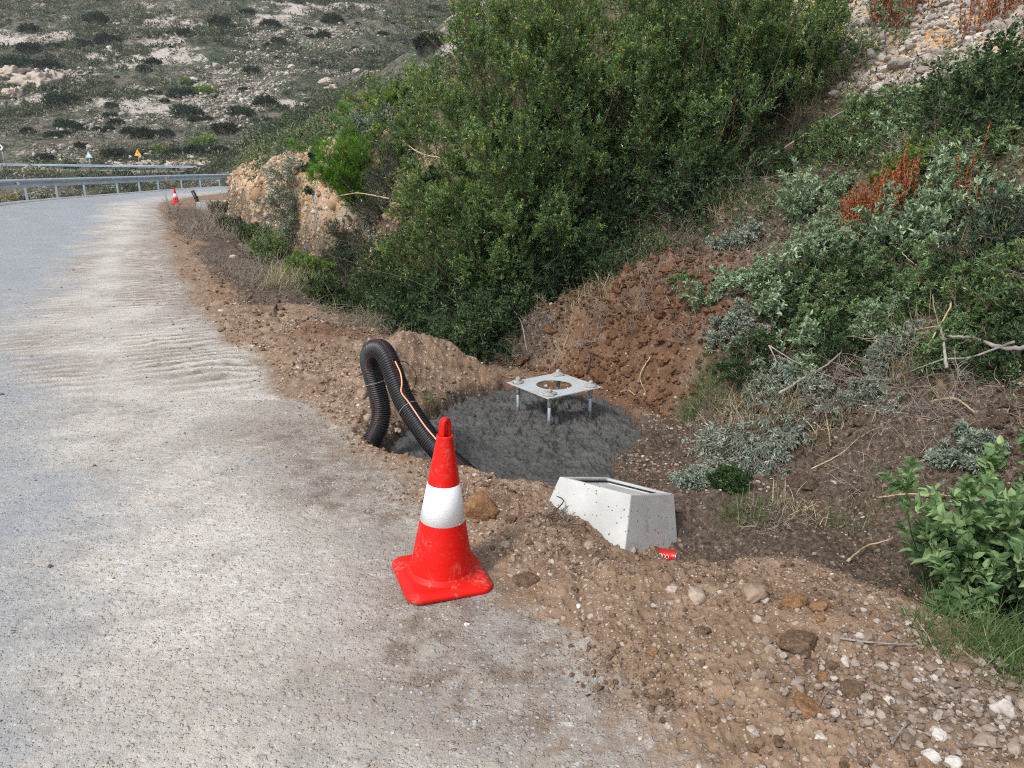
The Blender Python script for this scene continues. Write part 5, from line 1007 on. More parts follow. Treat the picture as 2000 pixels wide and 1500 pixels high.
# ------------------------------------------------------------------ road cone
def plastic(name, c, rough=.35, dirt=(.45, .36, .30), amt=.35):
    t = NT(name, rough, .28); ob = t.obj(); n = t.noise(9, 5, .7, .4, ob); s = t.noise(60, 4, .75, 0, ob)
    q = t.mix(t.math('MULTIPLY', t.math('MULTIPLY', t.mr(n, .52, .68), t.mr(s, .45, .6)), amt), c, dirt); t.col(q)
    t.rgh(t.mr(n, .3, .7, rough - .05, rough + .2)); return t.m
M_CONE = plastic('cone_plastic', (.62, .005, .002), .42, amt=.28)
M_CONEB = plastic('cone_base_plastic', (.64, .008, .004), .45, amt=.5)
t = NT('reflective_sheeting', .3, .6); tc = t.obj(); vo = t.vor(110, 'DISTANCE_TO_EDGE', 'Distance', 1, tc); nn_ = t.noise(6, 3, .5, 0, tc)
t.col(t.mix(t.mr(vo, .03, .12), (.70, .74, .77), t.mix(nn_, (.76, .79, .82), (.86, .88, .90)))); t.nrm(t.bump(vo, .25, .001)); M_REFL = t.m
def make_cone(loc, rz, label, tilt=(0, 0)):
    e = empty('traffic_cone', loc, 0, label, 'traffic cone'); e.rotation_euler = (tilt[0], tilt[1], rz)
    # base: rounded square slab with a sloping skirt and a round collar
    hw, n = .190, 96; m = MB(); rings = []
    def sq(h, r):
        P = []
        for k in range(n):
            a = 2 * math.pi * k / n; c, s = math.cos(a), math.sin(a); p = 9
            q = (abs(c) ** p + abs(s) ** p) ** (-1 / p); ch = 1.80 / (abs(c) + abs(s) + 1e-9) ; q = min(q, ch * 1.0)
            P.append((h * q * c, h * q * s))
        return P
    cir = lambda r: [(r * math.cos(2 * math.pi * k / n), r * math.sin(2 * math.pi * k / n)) for k in range(n)]
    prof = [(sq(hw * .97, 0), .0), (sq(hw, 0), .004), (sq(hw, 0), .016), (sq(hw * .985, 0), .022), (sq(hw * .86, 0), .036), (sq(hw * .82, 0), .038), (cir(.152), .037), (cir(.148), .040), (cir(.142), .052), (cir(.136), .058)]
    V = [(x, y, z) for P, z in prof for x, y in P]; F = []
    for i in range(len(prof) - 1):
        for k in range(n): k2 = (k + 1) % n; F.append([i * n + k, i * n + k2, (i + 1) * n + k2, (i + 1) * n + k])
    F.append(list(range(n))[::-1]); m.add(V, F); m.build('base', M_CONEB, e, True)
    rad = lambda z: .137 + (.0335 - .137) * (z - .05) / (.655 - .05)
    m = MB(); m.lathe([(rad(z), z) for z in (.05, .12, .20, .285, .36, .452)] + [(rad(.46), .46), (rad(.55), .55), (rad(.648), .648), (.0345, .650), (.0355, .655), (.0355, .662), (.031, .666), (.026, .662), (.024, .60)], 64); m.build('cone_body', M_CONE, e, True)
    m = MB(); m.lathe([(rad(.2855) - .002, .2845), (rad(.2855) + .0012, .2855), (rad(.453) + .0012, .4525), (rad(.453) - .002, .4535)], 64); m.build('reflective_band', M_REFL, e, True)
    m = MB()   # the upright strap handle in the mouth of the cone
    P = []
    for k in range(25):
        a = math.pi * k / 24; P.append((.017 * math.cos(a), 0, .700 + .034 * math.sin(a)))
    P = [(.0185, 0, .64)] + P + [(-.0185, 0, .64)]
    P = np.array(P); V = []; w = .014; th = .006
    T = np.gradient(P, axis=0); T /= np.linalg.norm(T, axis=1)[:, None]; Nn = np.stack([-T[:, 2], T[:, 1] * 0, T[:, 0]], -1)
    for p, q in zip(P, Nn): V += [p + q * th + [0, w, 0], p - q * th + [0, w, 0], p - q * th - [0, w, 0], p + q * th - [0, w, 0]]
    F = []
    for i in range(len(P) - 1):
        for k in range(4): k2 = (k + 1) % 4; F.append([i * 4 + k, i * 4 + k2, (i + 1) * 4 + k2, (i + 1) * 4 + k])
    m.add(V, F); hd = m.build('handle', M_CONE, e, True); hd.rotation_euler = (0, 0, R(32))
    return e
pc = pz(862, 1128, .0)
cone1 = make_cone((pc[0], pc[1], tz1(pc[0], pc[1]) + .004), R(21), 'large red road cone with one white band standing nearest on the dusty asphalt', (R(1.0), R(2.6)))
p = hit(344, 399); c2 = copy_tree(cone1); c2.location = (p.x, p.y, p.z + .005); c2.rotation_euler = (0, 0, R(20)); tag(c2, 'small distant red road cone with white band at the bend by the barrier'); c2['category'] = 'traffic cone'
# ------------------------------------------------------------------ wet concrete slab
t = NT('wet_concrete', .5, .45); n1 = t.noise(7, 5, .65); n2 = t.noise(60, 4, .7)
t.col(t.mix(t.math('MULTIPLY', t.mr(t.noise(2.4, 5, .65), .54, .7), .5), t.mix(t.mr(n2, .3, .7), t.mix(t.mr(n1, .4, .65), (.030, .030, .028), (.076, .075, .070)), (.085, .083, .078)), (.11, .107, .10))); t.nrm(t.bump(t.math('ADD', n2, t.noise(25, 4, .7)), .8, .012)); t.rgh(t.mr(n1, .3, .7, .42, .7)); M_WET = t.m
PA = np.array(PAD); x0, y0 = PA.min(0) - .12; x1, y1 = PA.max(0) + .12
gx, gy = np.meshgrid(np.arange(x0, x1, .0085), np.arange(y0, y1, .0085)); sd = polysd(PAD, gx, gy)
def slabz(gx, gy, sd):
    q = np.clip(fbm(gx * 2, gy * 2, 511, 2) + .5, 0, 1)
    r2 = np.hypot(gx - .33, gy - 5.63); lum = .5 + .9 * np.exp(-(r2 / .7) ** 2) + .5 * q
    z = PADZ + .02 * fbm(gx * 1.5, gy * 1.5, 513, 3) + .052 * (bil(gx * 8 + .5 * vn(gx * 5, gy * 5, 8), gy * 8, 515, 3) ** 2 - .35) * lum + .028 * (bil(gx * 24 + .4 * vn(gx * 9, gy * 9, 5), gy * 24, 517, 3) - .55) * lum + .008 * fbm(gx * 70, gy * 70, 519, 2) + .025 * np.exp(-(r2 / .45) ** 2)
    return z + .014 * (bil(gx * 55, gy * 55, 521, 2) - .6) * lum - .1 * sst(.03, .09, sd) - .015 * sst(-.15, 0, sd)
gz = slabz(gx, gy, sd); ix = np.arange(gx.size).reshape(gx.shape); F = np.stack([ix[:-1, :-1], ix[:-1, 1:], ix[1:, 1:], ix[1:, :-1]], -1); k = (sd[:-1, :-1] < .085)
V = np.stack([gx, gy, gz], -1).reshape(-1, 3); F = F[k]; uq, inv = np.unique(F, return_inverse=True)
tag(mesh_np('concrete_slab', V[uq], inv.reshape(F.shape), M_WET, None, True), 'dark wet rough concrete foundation freshly poured in the roadside pit', 'concrete slab')
# ------------------------------------------------------------------ anchor frame
t = NT('galvanised_plate', .6, .4); ob = t.obj(); n = t.noise(9, 5, .7, .3, ob); s = t.noise(70, 4, .7, 0, ob)
t.col(t.mix(t.mr(n, .42, .6), (.42, .46, .48), t.mix(t.mr(s, .4, .6), (.30, .29, .275), (.52, .51, .49)))); t.nrm(t.bump(s, .5, .004)); M_PLATE = t.m
t = NT('galvanised_rod', .45, .5); t.b.inputs['Metallic'].default_value = .35; t.col(t.mix(t.noise(40), (.26, .33, .38), (.40, .46, .50))); M_ROD = t.m
M_CEM = clod_mat('dried_cement', (.30, .29, .27), (.44, .43, .41), (.22, .21, .2))
M_CEMW = clod_mat('damp_cement', (.11, .11, .105), (.17, .17, .16), (.08, .08, .08))
zp = .078; ec = Vector((.335, 5.63, zp)); ea = R(35)
fr = empty('anchor_frame', (ec.x, ec.y, PADZ), ea, 'white square steel plate with round hole on four bolts set in wet concrete', 'anchor plate'); hz = zp - PADZ
bm = bmesh.new(); hs_, hr, n = .268, .142, 64; th = .007
def sqp(a): c, s = math.cos(a), math.sin(a); q = 1 / max(abs(c), abs(s)); return (hs_ * q * c, hs_ * q * s)
rings = []
for zz in (hz + th, hz):
    o_ = [bm.verts.new((*sqp(2 * math.pi * k / n), zz)) for k in range(n)]; i_ = [bm.verts.new((hr * math.cos(2 * math.pi * k / n), hr * math.sin(2 * math.pi * k / n), zz)) for k in range(n)]; rings.append((o_, i_))
for k in range(n):
    k2 = (k + 1) % n; (o1, i1), (o2, i2) = rings
    bm.faces.new([o1[k], o1[k2], i1[k2], i1[k]]); bm.faces.new([o2[k2], o2[k], i2[k], i2[k2]]); bm.faces.new([o1[k2], o1[k], o2[k], o2[k2]]); bm.faces.new([i1[k], i1[k2], i2[k2], i2[k]])
m = MB(); m.bm(bm); m.build('plate', M_PLATE, fr)
for i, (sx, sy) in enumerate([(-1, -1), (1, -1), (1, 1), (-1, 1)]):
    cx, cy = sx * .205, sy * .205
    m = MB(); m.tube([(cx, cy, -.15), (cx, cy, hz + .03)], .0135, 12); rod = m.build('anchor_bolt', M_ROD, fr, True)
    m = MB(); m.tube([(cx, cy, hz - .09), (cx, cy, hz - .05), (cx, cy, hz - .03), (cx, cy, hz - .001)], [.0145, .017, .019, .022], 12); m.build('cement_coat', M_CEM, rod, True)
    m = MB(); m.tube([(cx, cy, -.03), (cx, cy, .04), (cx, cy, .07), (cx, cy, .085)], [.02, .017, .0155, .0138], 12); m.build('wet_cement_coat', M_CEMW, rod, True)
    m = MB(); m.tube([(cx, cy, hz + th), (cx, cy, hz + th + .022)], .026, 6); m.build('nut', M_CEM, fr)
    B, F = ico(3); g = rng(i + 40); V = B * (1 + .35 * fbm(B[:, 0] * 2 + i * 7 + B[:, 2], B[:, 1] * 2 - B[:, 2], 33, 3)[:, None]) * [.05, .045, .022] + [cx, cy, hz + .012]; V[:, 2] = np.maximum(V[:, 2], hz + th + .001)
    m = MB(); m.add(V, F.tolist()); V2_ = B * [.021, .02, .022] * (1 + .2 * vn(B[:, 0] * 3, B[:, 1] * 3 + B[:, 2], i))[:, None] + [cx, cy, hz + .036]; m.add(V2_, F.tolist()); m.build('cement_lump', M_CEM, fr, True)
# ------------------------------------------------------------------ precast box
t = NT('precast_concrete', .9, .2); ob = t.obj(); n1 = t.noise(5, 5, .6, 0, ob); n2 = t.noise(90, 3, .7, 0, ob); vo = t.vor(55, 'F1', 'Distance', 1, ob); vc = t.n('ShaderNodeSeparateColor'); t.l(t.vor(55, 'F1', 'Color', 1, ob), vc.inputs[0])
pit = t.math('MULTIPLY', t.math('GREATER_THAN', vc.outputs[0], .8), t.mr(vo, .26, .16)); mp = t.n('ShaderNodeMapping'); mp.inputs['Rotation'].default_value = (0, .5, .6); t.l(ob, mp.inputs[0]); stn = t.noise(7, 6, .75, .5, mp.outputs[0])
c = t.mix(t.mr(n1, .35, .65), (.40, .40, .38), (.50, .50, .48)); c = t.mix(t.math('MULTIPLY', t.mr(stn, .58, .7), t.mr(n2, .42, .6)), c, (.17, .17, .165)); c = t.mix(t.math('MULTIPLY', pit, .8), c, (.12, .12, .115))
t.col(c); t.nrm(t.bump(t.math('SUBTRACT', t.math('MULTIPLY', n2, .3), pit), .7, .006)); M_PRE = t.m
A_ = np.array([.246, 3.53, .20]); AD = np.array([.335, -.225, 0]); AB = np.array([.274, .265, -.117]); nb = np.cross(AD, AB); nb /= np.linalg.norm(nb)
ad, ab_ = AD / np.linalg.norm(AD), AB / np.linalg.norm(AB); la, lb = np.linalg.norm(AD), np.linalg.norm(AB); hb = .33
bx = empty('concrete_box', tuple(A_ + AD / 2 + AB / 2 - nb * hb), 0, 'pale grey concrete junction box, wider at its base, tilted at the pit edge', 'concrete box'); bo = np.array(bx.location)
def rect(e, w):     # rectangle of the frustum grown by e at depth w below the rim
    c = A_ - nb * w; return [c - ad * e - ab_ * e - bo, c + AD + ad * e - ab_ * e - bo, c + AD + ad * e + AB + ab_ * e - bo, c - ad * e + AB + ab_ * e - bo]
def loft(rs, close_b=True, close_t=False):
    V = np.vstack(rs); F = []
    for i in range(len(rs) - 1):
        for k in range(4): k2 = (k + 1) % 4; F.append([i * 4 + k, i * 4 + k2, (i + 1) * 4 + k2, (i + 1) * 4 + k])
    if close_b: F.append([0, 3, 2, 1])
    if close_t: F.append([len(V) - 4 + k for k in range(4)])
    bm = bmesh.new(); vs = [bm.verts.new(v) for v in V]; [bm.faces.new([vs[i] for i in f]) for f in F]; return bm
def lofted(name, rs, mat, parent, bev=.004, cb=True, ct=False, sm=False):
    bm = loft(rs, cb, ct); bmesh.ops.recalc_face_normals(bm, faces=bm.faces[:])
    if bev: bmesh.ops.bevel(bm, geom=[e for e in bm.edges if len(e.link_faces) == 2], offset=bev, segments=2, affect='EDGES', profile=.6)
    m = MB(); m.bm(bm); return m.build(name, mat, parent, sm)
body = lofted('box_body', [rect(.055, hb), rect(0, .0), rect(-.030, .0), rect(-.032, .26)], M_PRE, bx, .006)
M_BLK = bark_mat('black_frame', (.02, .02, .02), (.05, .05, .05))
lofted('lid_frame', [rect(-.0335, .05), rect(-.0335, .012), rect(-.048, .012), rect(-.048, .05)], M_BLK, bx, 0, False)
lofted('lid', [rect(-.050, .06), rect(-.050, .022), rect(-.062, .018), rect(-.068, .024)], M_PRE, bx, .001, True, True)
# ------------------------------------------------------------------ drink can
t = NT('red_can', .3, .5); t.b.inputs['Metallic'].default_value = .4; t.col((.62, .03, .03)); M_CAN = t.m
t = NT('can_metal', .3, .5); t.b.inputs['Metallic'].default_value = .8; t.col((.65, .72, .78)); M_ALU = t.m
t = NT('can_print', .4, .5); t.col((.75, .72, .70)); M_CANW = t.m
pcn = hit(1302, 1080) - Vector((0, 0, .010)); cn = empty('drink_can', pcn, 0, 'crushed red drink can with white script half buried beside the concrete box', 'can')
ax = Vector((.80, -.58, .10)).normalized(); Mc = ax.to_track_quat('Z', 'Y').to_matrix().to_4x4()
g = rng(3); pr = [(.0, -.055), (.02, -.056), (.027, -.05), (.031, -.03), (.0325, .0), (.032, .03), (.0325, .05), (.029, .058)]
def crush(m_): 
    for i, V in enumerate(m_.V):
        q = fbm(V[:, 0] * 40, V[:, 1] * 40 + V[:, 2] * 55, 9, 2); m_.V[i] = V * (1 + .12 * q)[:, None]
m = MB(); m.lathe(pr, 40, Mc, (0, 0, .022)); m.build('can_body', M_CAN, cn, True)
m = MB(); m.lathe([(.029, .058), (.0300, .060), (.0285, .061), (.026, .057), (.0, .0565)], 40, Mc, (0, 0, .022)); m.build('can_end', M_ALU, cn, True)
for s0 in (-.036, -.018, .0, .018):        # looping white script round the can
    for th0 in (255, 165):
        m = MB(); P = []
        for k in range(18):
            a = 2.3 * math.pi * k / 17; z_ = s0 + .008 * math.cos(a); th_ = R(th0) + .32 * math.sin(a); P.append(list(Mc @ Vector((.0338 * math.cos(th_), .0338 * math.sin(th_), z_)) + Vector((0, 0, .022))))
        m.tube(P, .0014, 5); m.build('can_letter', M_CANW, cn, True)
# ------------------------------------------------------------------ corrugated pipe
def py_(u, v, Y): d = ray(u, v); t = Y / d[1]; return np.array([d[0] * t, Y, H + d[2] * t])
cl = [py_(715, 885, 4.66), py_(728, 858, 4.72), py_(741, 830, 4.76), py_(744, 799, 4.80), py_(737, 765, 4.82), py_(727, 728, 4.82), py_(722, 703, 4.79), py_(728, 685, 4.73), py_(744, 683, 4.66), py_(757, 700, 4.60),
      py_(768, 728, 4.55), py_(782, 767, 4.48), py_(800, 802, 4.41), py_(823, 836, 4.33), py_(851, 873, 4.24), py_(880, 900, 4.15), py_(912, 928, 4.06), py_(938, 955, 3.97), py_(950, 980, 3.95)]
cl = smooth_line(np.array(cl), 1200); seg = np.r_[0, np.cumsum(np.linalg.norm(np.diff(cl, axis=0), axis=1))]; Lp = seg[-1]; pitch = .0155; ns = int(Lp / pitch) * 5; s_ = np.linspace(0, Lp, ns)
CL = np.stack([np.interp(s_, seg, cl[:, k]) for k in range(3)], -1)
prof = np.array([0, .0052, .0078, .0078, .0052]); rad_ = .0595 + prof[np.arange(ns) % 5]
T = np.gradient(CL, axis=0); T = unit(T)
# rotation-minimising frame
U = np.zeros_like(T); U[0] = unit(np.cross(T[0], [0, 1., 0]))
for k in range(1, ns): u_ = U[k - 1] - T[k] * (U[k - 1] @ T[k]); U[k] = u_ / np.linalg.norm(u_)
W2 = np.cross(T, U); nseg = 28; an = np.linspace(0, 2 * math.pi, nseg, endpoint=False)
base_p = CL[ns // 20].copy()
V = CL[:, None] + rad_[:, None, None] * (U[:, None] * np.cos(an)[None, :, None] + W2[:, None] * np.sin(an)[None, :, None]) - base_p
ix = np.arange(ns * nseg).reshape(ns, nseg); nx = np.roll(ix, -1, 1); F = np.stack([ix[:-1], nx[:-1], nx[1:], ix[1:]], -1).reshape(-1, 4)
t = NT('black_pipe', .42, .5); ob = t.obj(); t.col(t.mix(t.math('MULTIPLY', t.mr(t.noise(30, 4, .7, 0, ob), .6, .74), .25), (.009, .010, .012), (.08, .07, .06))); M_PIPE = t.m
t = NT('pipe_red_line', .5, .4); t.col((.30, .035, .025)); M_RLINE = t.m
pe = empty('corrugated_pipe', tuple(base_p), 0, 'black corrugated pipe bent in a tall tight loop between verge and wet slab', 'pipe')
mesh_np('pipe', V.reshape(-1, 3), F, M_PIPE, pe, True)
for a in (R(60), R(175), R(300)):
    d = U * math.cos(a) + W2 * math.sin(a); s2 = np.cross(T, d) * .0014; c0 = CL + d * (rad_ + .0009)[:, None] - base_p
    Vs = np.stack([c0 - s2, c0 + s2], 1).reshape(-1, 3); ii = np.arange(ns * 2).reshape(ns, 2); mesh_np('red_stripe', Vs, np.stack([ii[:-1, 0], ii[:-1, 1], ii[1:, 1], ii[1:, 0]], -1), M_RLINE, pe)
M_TIE = bark_mat('grey_strap', (.18, .19, .2), (.32, .33, .34))
for sk in (.235, .62):
    k = int(ns * sk); ph = np.linspace(0, 2 * math.pi, 33); kk = np.clip((k + (pitch * .9) * 200 * np.sin(ph)).astype(int), 0, ns - 1)
    P = CL[kk] + .0675 * (U[kk] * np.cos(ph)[:, None] + W2[kk] * np.sin(ph)[:, None]) - base_p; m = MB(); m.tube(P, .0025, 6, False); m.build('strap', M_TIE, pe, True)
# the pink draw cord beside it
cp = [py_(772, 706, 4.50), py_(782, 728, 4.45), py_(785, 748, 4.40), py_(784, 766, 4.36), py_(797, 784, 4.33), py_(810, 803, 4.30), py_(830, 832, 4.24), py_(852, 858, 4.17), py_(880, 890, 4.09), py_(897, 918, 4.02), py_(909, 938, 3.97), py_(917, 950, 3.95)]
t = NT('pink_cord', .6, .3); t.col((.72, .36, .24)); m = MB(); cp = smooth_line(np.array(cp), 60); m.tube(cp - cp[-1], .0048, 8); o = m.build('cord', t.m, None, True); o.location = cp[-1]; tag(o, 'pink-orange cord running down along the black corrugated pipe', 'cord')
cp = [py_(776, 705, 4.7), py_(793, 708, 4.72), py_(811, 727, 4.72), py_(811, 752, 4.72), py_(800, 768, 4.7), py_(794, 780, 4.68)]
m = MB(); cp = smooth_line(np.array(cp), 40); m.tube(cp - cp[0], .0035, 8); o = m.build('rusty_wire', bark_mat('rusty_wire', (.06, .035, .025), (.14, .08, .05)), None, True); o.location = cp[0]; tag(o, 'bent rusty wire sticking out right of the pipe loop', 'wire')
# far pipe stub and second box by the distant cone
p = hit(391, 402); m = MB(); d = Vector((-.42, .1, .9)).normalized(); m.tube([(0, 0, -.2), tuple(d * .35), tuple(d * .72)], .085, 14); m.lathe([(.088, -.03), (.095, -.03), (.095, .03), (.088, .03)], 14, d.to_track_quat('Z', 'Y').to_matrix().to_4x4(), tuple(d * .4))
o = m.build('pipe_stub', M_PIPE, None, True); o.location = p; tag(o, 'short black pipe stub leaning left by the distant cone', 'pipe')
p = hit(396, 410); e = empty('far_concrete_box', p, R(20), 'small pale concrete box with thin metal plate, half buried by the distant cone', 'concrete box')
m = MB(); bm = bmesh.new(); bmesh.ops.create_cube(bm, size=1)
for v in bm.verts: k = 1.25 if v.co.z < 0 else 1; v.co = (v.co.x * .42 * k, v.co.y * .42 * k, v.co.z * .42)
bmesh.ops.bevel(bm, geom=bm.edges[:], offset=.015, segments=2, affect='EDGES'); m.bm(bm, None, (0, 0, .12)); m.build('box_body', M_PRE, e)
m = MB(); m.box((.35, .05, .36), (.85, .5, .015)); m.build('plate', M_PLATE, e)
for s in ((.0, -.15), (.7, -.15), (.7, .25)): m = MB(); m.tube([(s[0], s[1], -.1), (s[0], s[1], .35)], .018, 8); m.build('anchor_bolt', M_ROD, e)
# ------------------------------------------------------------------ road edge line
def offset_line(L, d):
    T = np.gradient(L, axis=0); T /= np.linalg.norm(T, axis=1)[:, None]; return L + np.stack([T[:, 1], -T[:, 0]], -1) * d
LF = smooth_line(LEFT, 400); a, b = offset_line(LF, .22), offset_line(LF, .36); za_, zb_ = terrain(a[:, 0], a[:, 1]) + .012, terrain(b[:, 0], b[:, 1]) + .012
V = np.stack([np.c_[a, za_], np.c_[b, zb_]], 1).reshape(-1, 3); ix = np.arange(len(V)).reshape(-1, 2); F = np.stack([ix[:-1, 0], ix[:-1, 1], ix[1:, 1], ix[1:, 0]], -1)
t = NT('road_paint', .7, .3); t.col(t.mix(t.mr(t.noise(6, 5, .7), .35, .6), (.42, .42, .41), (.70, .70, .69))); tag(mesh_np('road_marking', V, F, t.m, None, True), kind='structure')
# ------------------------------------------------------------------ crash barriers
t = NT('galvanised_steel', .4, .5); t.b.inputs['Metallic'].default_value = .25; t.col(t.mix(t.mr(t.noise(3, 4), .35, .65), (.33, .41, .46), (.44, .52, .57))); M_GAL = t.m
t = NT('barrier_post_steel', .5, .4); t.b.inputs['Metallic'].default_value = .25; t.col((.24, .30, .34)); M_POST = t.m
t = NT('reflector_white', .3, .5); t.col((.75, .74, .70)); M_RW = t.m
def barrier(L, ztop, bh, label, post_gap, s0, s1, detail=True, group=None):
    """L: ground line (n,2) on which the posts stand"""
    sg = np.r_[0, np.cumsum(np.linalg.norm(np.diff(L, axis=0), axis=1))]; S = np.arange(s0, s1, 1. if detail else 3.); C = np.stack([np.interp(S, sg, L[:, k]) for k in (0, 1)], -1)
    T = np.gradient(C, axis=0); T /= np.linalg.norm(T, axis=1)[:, None]; Nn = np.stack([T[:, 1], -T[:, 0]], -1)   # towards the road
    zz = terrain(C[:, 0], C[:, 1], False); zz = np.convolve(np.pad(zz, 4, 'edge'), np.ones(9) / 9, 'valid') + ztop
    w = [(0, 0), (.02, -.01), (.085, -.06), (.085, -.12), (.02, -.16), (.0, -.18), (.0, -.20), (.02, -.22), (.085, -.26), (.085, -.32), (.02, -.37), (.0, -.38)]
    w = [(a, b * bh / .38) for a, b in w]; V = []
    for c, n, z in zip(C, Nn, zz): V += [(c[0] + n[0] * (.12 + a), c[1] + n[1] * (.12 + a), z + b) for a, b in w]
    for c, n, z in zip(C, Nn, zz): V += [(c[0] + n[0] * (.112 + a), c[1] + n[1] * (.112 + a), z + b) for a, b in w]
    K = len(w); n_ = len(C); F = []
    for i in range(n_ - 1):
        for k in range(K - 1): q = i * K + k; F.append([q, q + 1, q + K + 1, q + K]); q += n_ * K; F.append([q + K, q + K + 1, q + 1, q])
    o0 = Vector((C[0][0], C[0][1], zz[0] - ztop)); e = empty('crash_barrier', o0, 0, label, 'crash barrier', group)
    m = MB(); m.add(np.array(V) - np.array(o0), F); m.build('rail_beam', M_GAL, e, False)
    for s in np.arange(s0 + .6, s1 - .5, post_gap):
        k = int(round((s - s0) / (1. if detail else 3.))); k = min(k, n_ - 1); c = C[k]; z0 = float(terrain(c[0:1], c[1:2], False)[0]); ang = math.atan2(T[k][1], T[k][0])
        m = MB(); Rz = Matrix.Rotation(ang, 4, 'Z'); ht = zz[k] - .03 - z0 + .4; cz = z0 - .4 + ht / 2
        if detail:
            m.box((0, 0, 0), (.012, .11, ht), Rz); m.box(tuple(Rz @ Vector((.035, .05, 0))), (.06, .012, ht), Rz); m.box(tuple(Rz @ Vector((.035, -.05, 0))), (.06, .012, ht), Rz); m.box(tuple(Rz @ Vector((0, -.085, ht / 2 - .2))), (.10, .055, .24), Rz)
        else: m.box((0, 0, 0), (.12, .1, ht), Rz); m.box(tuple(Rz @ Vector((0, -.08, ht / 2 - .2))), (.1, .06, .2), Rz)
        o = m.build('barrier_post', M_POST, e); o.location = Vector((c[0], c[1], cz)) - o0
    return e, C, Nn, zz, o0
LB = offset_line(LF, -.45); e, C, Nn, zz, o0 = barrier(LB, .93, .38, 'bluish galvanised crash barrier along the outer edge of the near bend', 3.3, 24, 92)
def refl(u):
    uu = 1000 + FOC * C[:, 0] / (C[:, 1] * math.cos(R(PITCH)) + (H - zz) * math.sin(R(PITCH))); k = int(np.argmin(np.abs(uu - u) + 1e3 * (C[:, 1] < 15))); c, n = C[k], Nn[k]; T = np.array([-n[1], n[0]])
    base = np.array([c[0] + n[0] * .20, c[1] + n[1] * .20, zz[k] - .19]) - np.array(o0); n3 = np.array([n[0], n[1], 0]); T3 = np.array([T[0], T[1], 0]); s = -1 if (T3[0] > 0) else 1
    m = MB(); P = [base - T3 * s * -.16, base + T3 * s * -.14 + [0, 0, .12], base + T3 * s * -.14 - np.array([0, 0, .12])]; Q = [p - n3 * .05 for p in P]; m.add(P + Q, [[0, 1, 2], [5, 4, 3], [0, 3, 4, 1], [1, 4, 5, 2], [2, 5, 3, 0]]); m.build('reflector', M_RW, e)
refl(22); refl(317)
xs = np.linspace(-135, -34, 60); FL = np.stack([xs, 128 + .04 * xs + 3 * np.sin(xs * .02) - 4.3], -1)
barrier(FL, .95, .34, 'thin dull crash barrier along the distant upper road', 4.5, 2, 98, False)
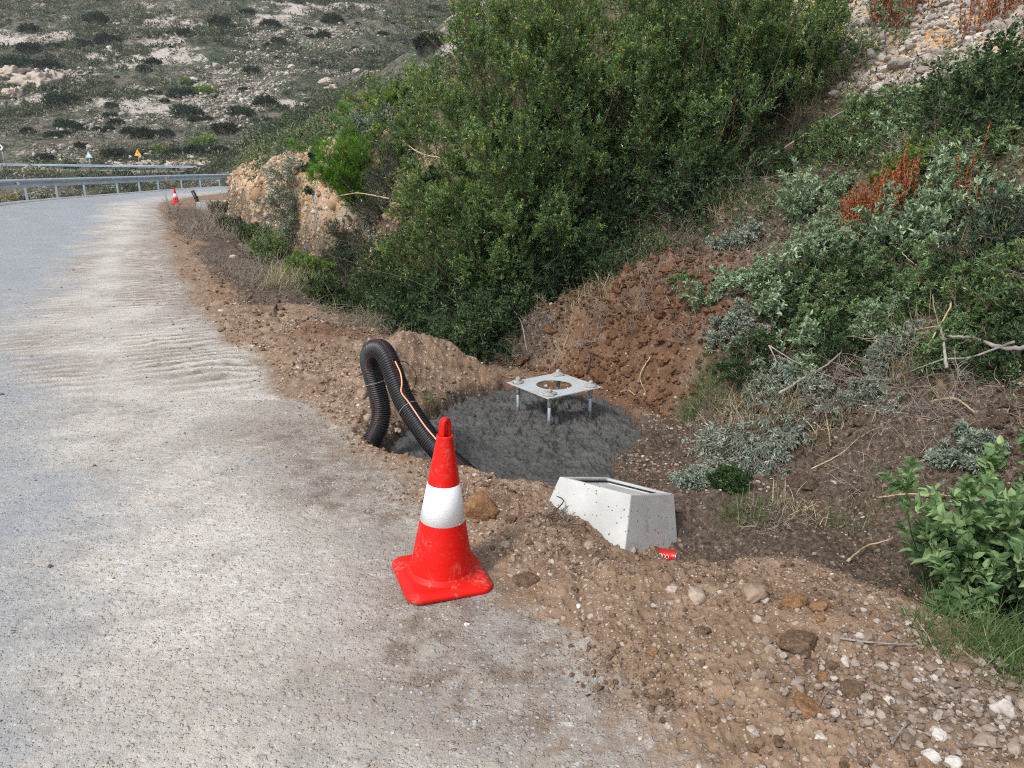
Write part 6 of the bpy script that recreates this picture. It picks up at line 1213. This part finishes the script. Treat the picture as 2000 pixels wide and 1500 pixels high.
# ------------------------------------------------------------------ road signs by the far road
def sign(u, v_ground, hpost, kind, label, cat='road sign'):
    p = hit(u, v_ground, 100, 200); y_ = 128 + .04 * p.x + 3 * math.sin(p.x * .02) + 4.2; x_ = (u - 1000) / FOC * (y_ * math.cos(R(PITCH)) - (0) * 1) ; x_ = (u - 1000) / FOC * y_ / 1.035
    z_ = tz1(x_, y_); e = empty('road_sign', (x_, y_, z_), 0, label, cat); m = MB(); m.tube([(0, 0, -.4), (0, 0, hpost)], .05, 8); m.build('post', M_POST, e, True)
    def poly(P, z0, y0, th, name, mat):
        n = len(P); V = [(a, y0, z0 + b) for a, b in P] + [(a, y0 + th, z0 + b) for a, b in P]; F = [list(range(n))[::-1], [n + k for k in range(n)]] + [[k, (k + 1) % n, n + (k + 1) % n, n + k] for k in range(n)]
        m = MB(); m.add(V, F); bmx = m.build(name, mat, e); return bmx
    tri = lambda s: [(-s, -s * .58), (s, -s * .58), (0, s * 1.15)]
    if kind == 'chev':
        poly([(-.6, -.6), (.6, -.6), (.6, .6), (-.6, .6)], hpost, -.09, .03, 'panel', mk('sign_black', (.03, .03, .035))); poly([(-.3, -.45), (-.02, -.45), (.35, 0), (-.02, .45), (-.3, .45), (.05, 0)], hpost, -.098, .006, 'chevron', mk('sign_white', (.75, .75, .75)))
    elif kind == 'white':
        poly(tri(.62), hpost, -.09, .03, 'panel', mk('sign_blue_grey', (.28, .42, .55))); poly(tri(.36), hpost - .02, -.098, .006, 'sign_face', mk('sign_pale', (.62, .66, .68)))
    else:
        poly(tri(.62), hpost, -.09, .03, 'panel', mk('sign_orange', (.75, .28, .03))); poly(tri(.38), hpost - .02, -.098, .006, 'sign_face', mk('sign_yellow', (.80, .50, .05))); poly([(-.05, -.1), (.05, -.1), (.05, .22), (-.05, .22)], hpost, -.106, .006, 'symbol', mk('sign_dark', (.05, .04, .03)))
_mk = {}
def mk(n, c):
    if n not in _mk: q = NT(n, .5, .4); q.col(c); _mk[n] = q.m
    return _mk[n]
sign(17, 322, 3.3, 'chev', 'black and white chevron board on a post at the far left'); sign(183, 325, 2.2, 'white', 'pale blue triangular road sign by the far road'); sign(278, 325, 2.6, 'yellow', 'small orange-yellow triangular warning sign by the far road')
# concrete chute under the far road
p0, p1 = hit(66, 331, 90, 200), hit(42, 346, 60, 200); t = NT('chute_concrete', .9, .2); t.col((.38, .37, .34)); m = MB()
dv = (p1 - p0); sd_ = Vector((-dv.y, dv.x, 0)).normalized()
for k in (-.9, .9):
    a0 = p0 + sd_ * k; b0 = p1 + sd_ * k; q = [a0 - sd_ * .12, a0 + sd_ * .12, b0 + sd_ * .12, b0 - sd_ * .12]; m.add([list(v + Vector((0, 0, .5)) - p0) for v in q] + [list(v - Vector((0, 0, .3)) - p0) for v in q], [[0, 1, 2, 3], [7, 6, 5, 4], [0, 4, 5, 1], [1, 5, 6, 2], [2, 6, 7, 3], [3, 7, 4, 0]])
o = m.build('drainage_chute', t.m); o.location = p0; tag(o, 'pale concrete drainage chute running down from the far road at left', 'drain')
# ------------------------------------------------------------------ light haze between here and the far hill
m = MB(); m.box((0, 180, 55), (900, 640, 150)); hz_o = m.build('haze'); hm = bpy.data.materials.new('haze'); hm.use_nodes = True; hn = hm.node_tree
for q in list(hn.nodes):
    if q.type == 'BSDF_PRINCIPLED': hn.nodes.remove(q)
vo_ = hn.nodes.new('ShaderNodeVolumePrincipled'); vo_.inputs['Color'].default_value = (.86, .9, .95, 1); vo_.inputs['Density'].default_value = .0003; vo_.inputs['Anisotropy'].default_value = .2
hn.links.new(vo_.outputs[0], hn.nodes['Material Output'].inputs['Volume']); hz_o.data.materials.append(hm); tag(hz_o, kind='stuff')
scene.cycles.volume_bounces = 0
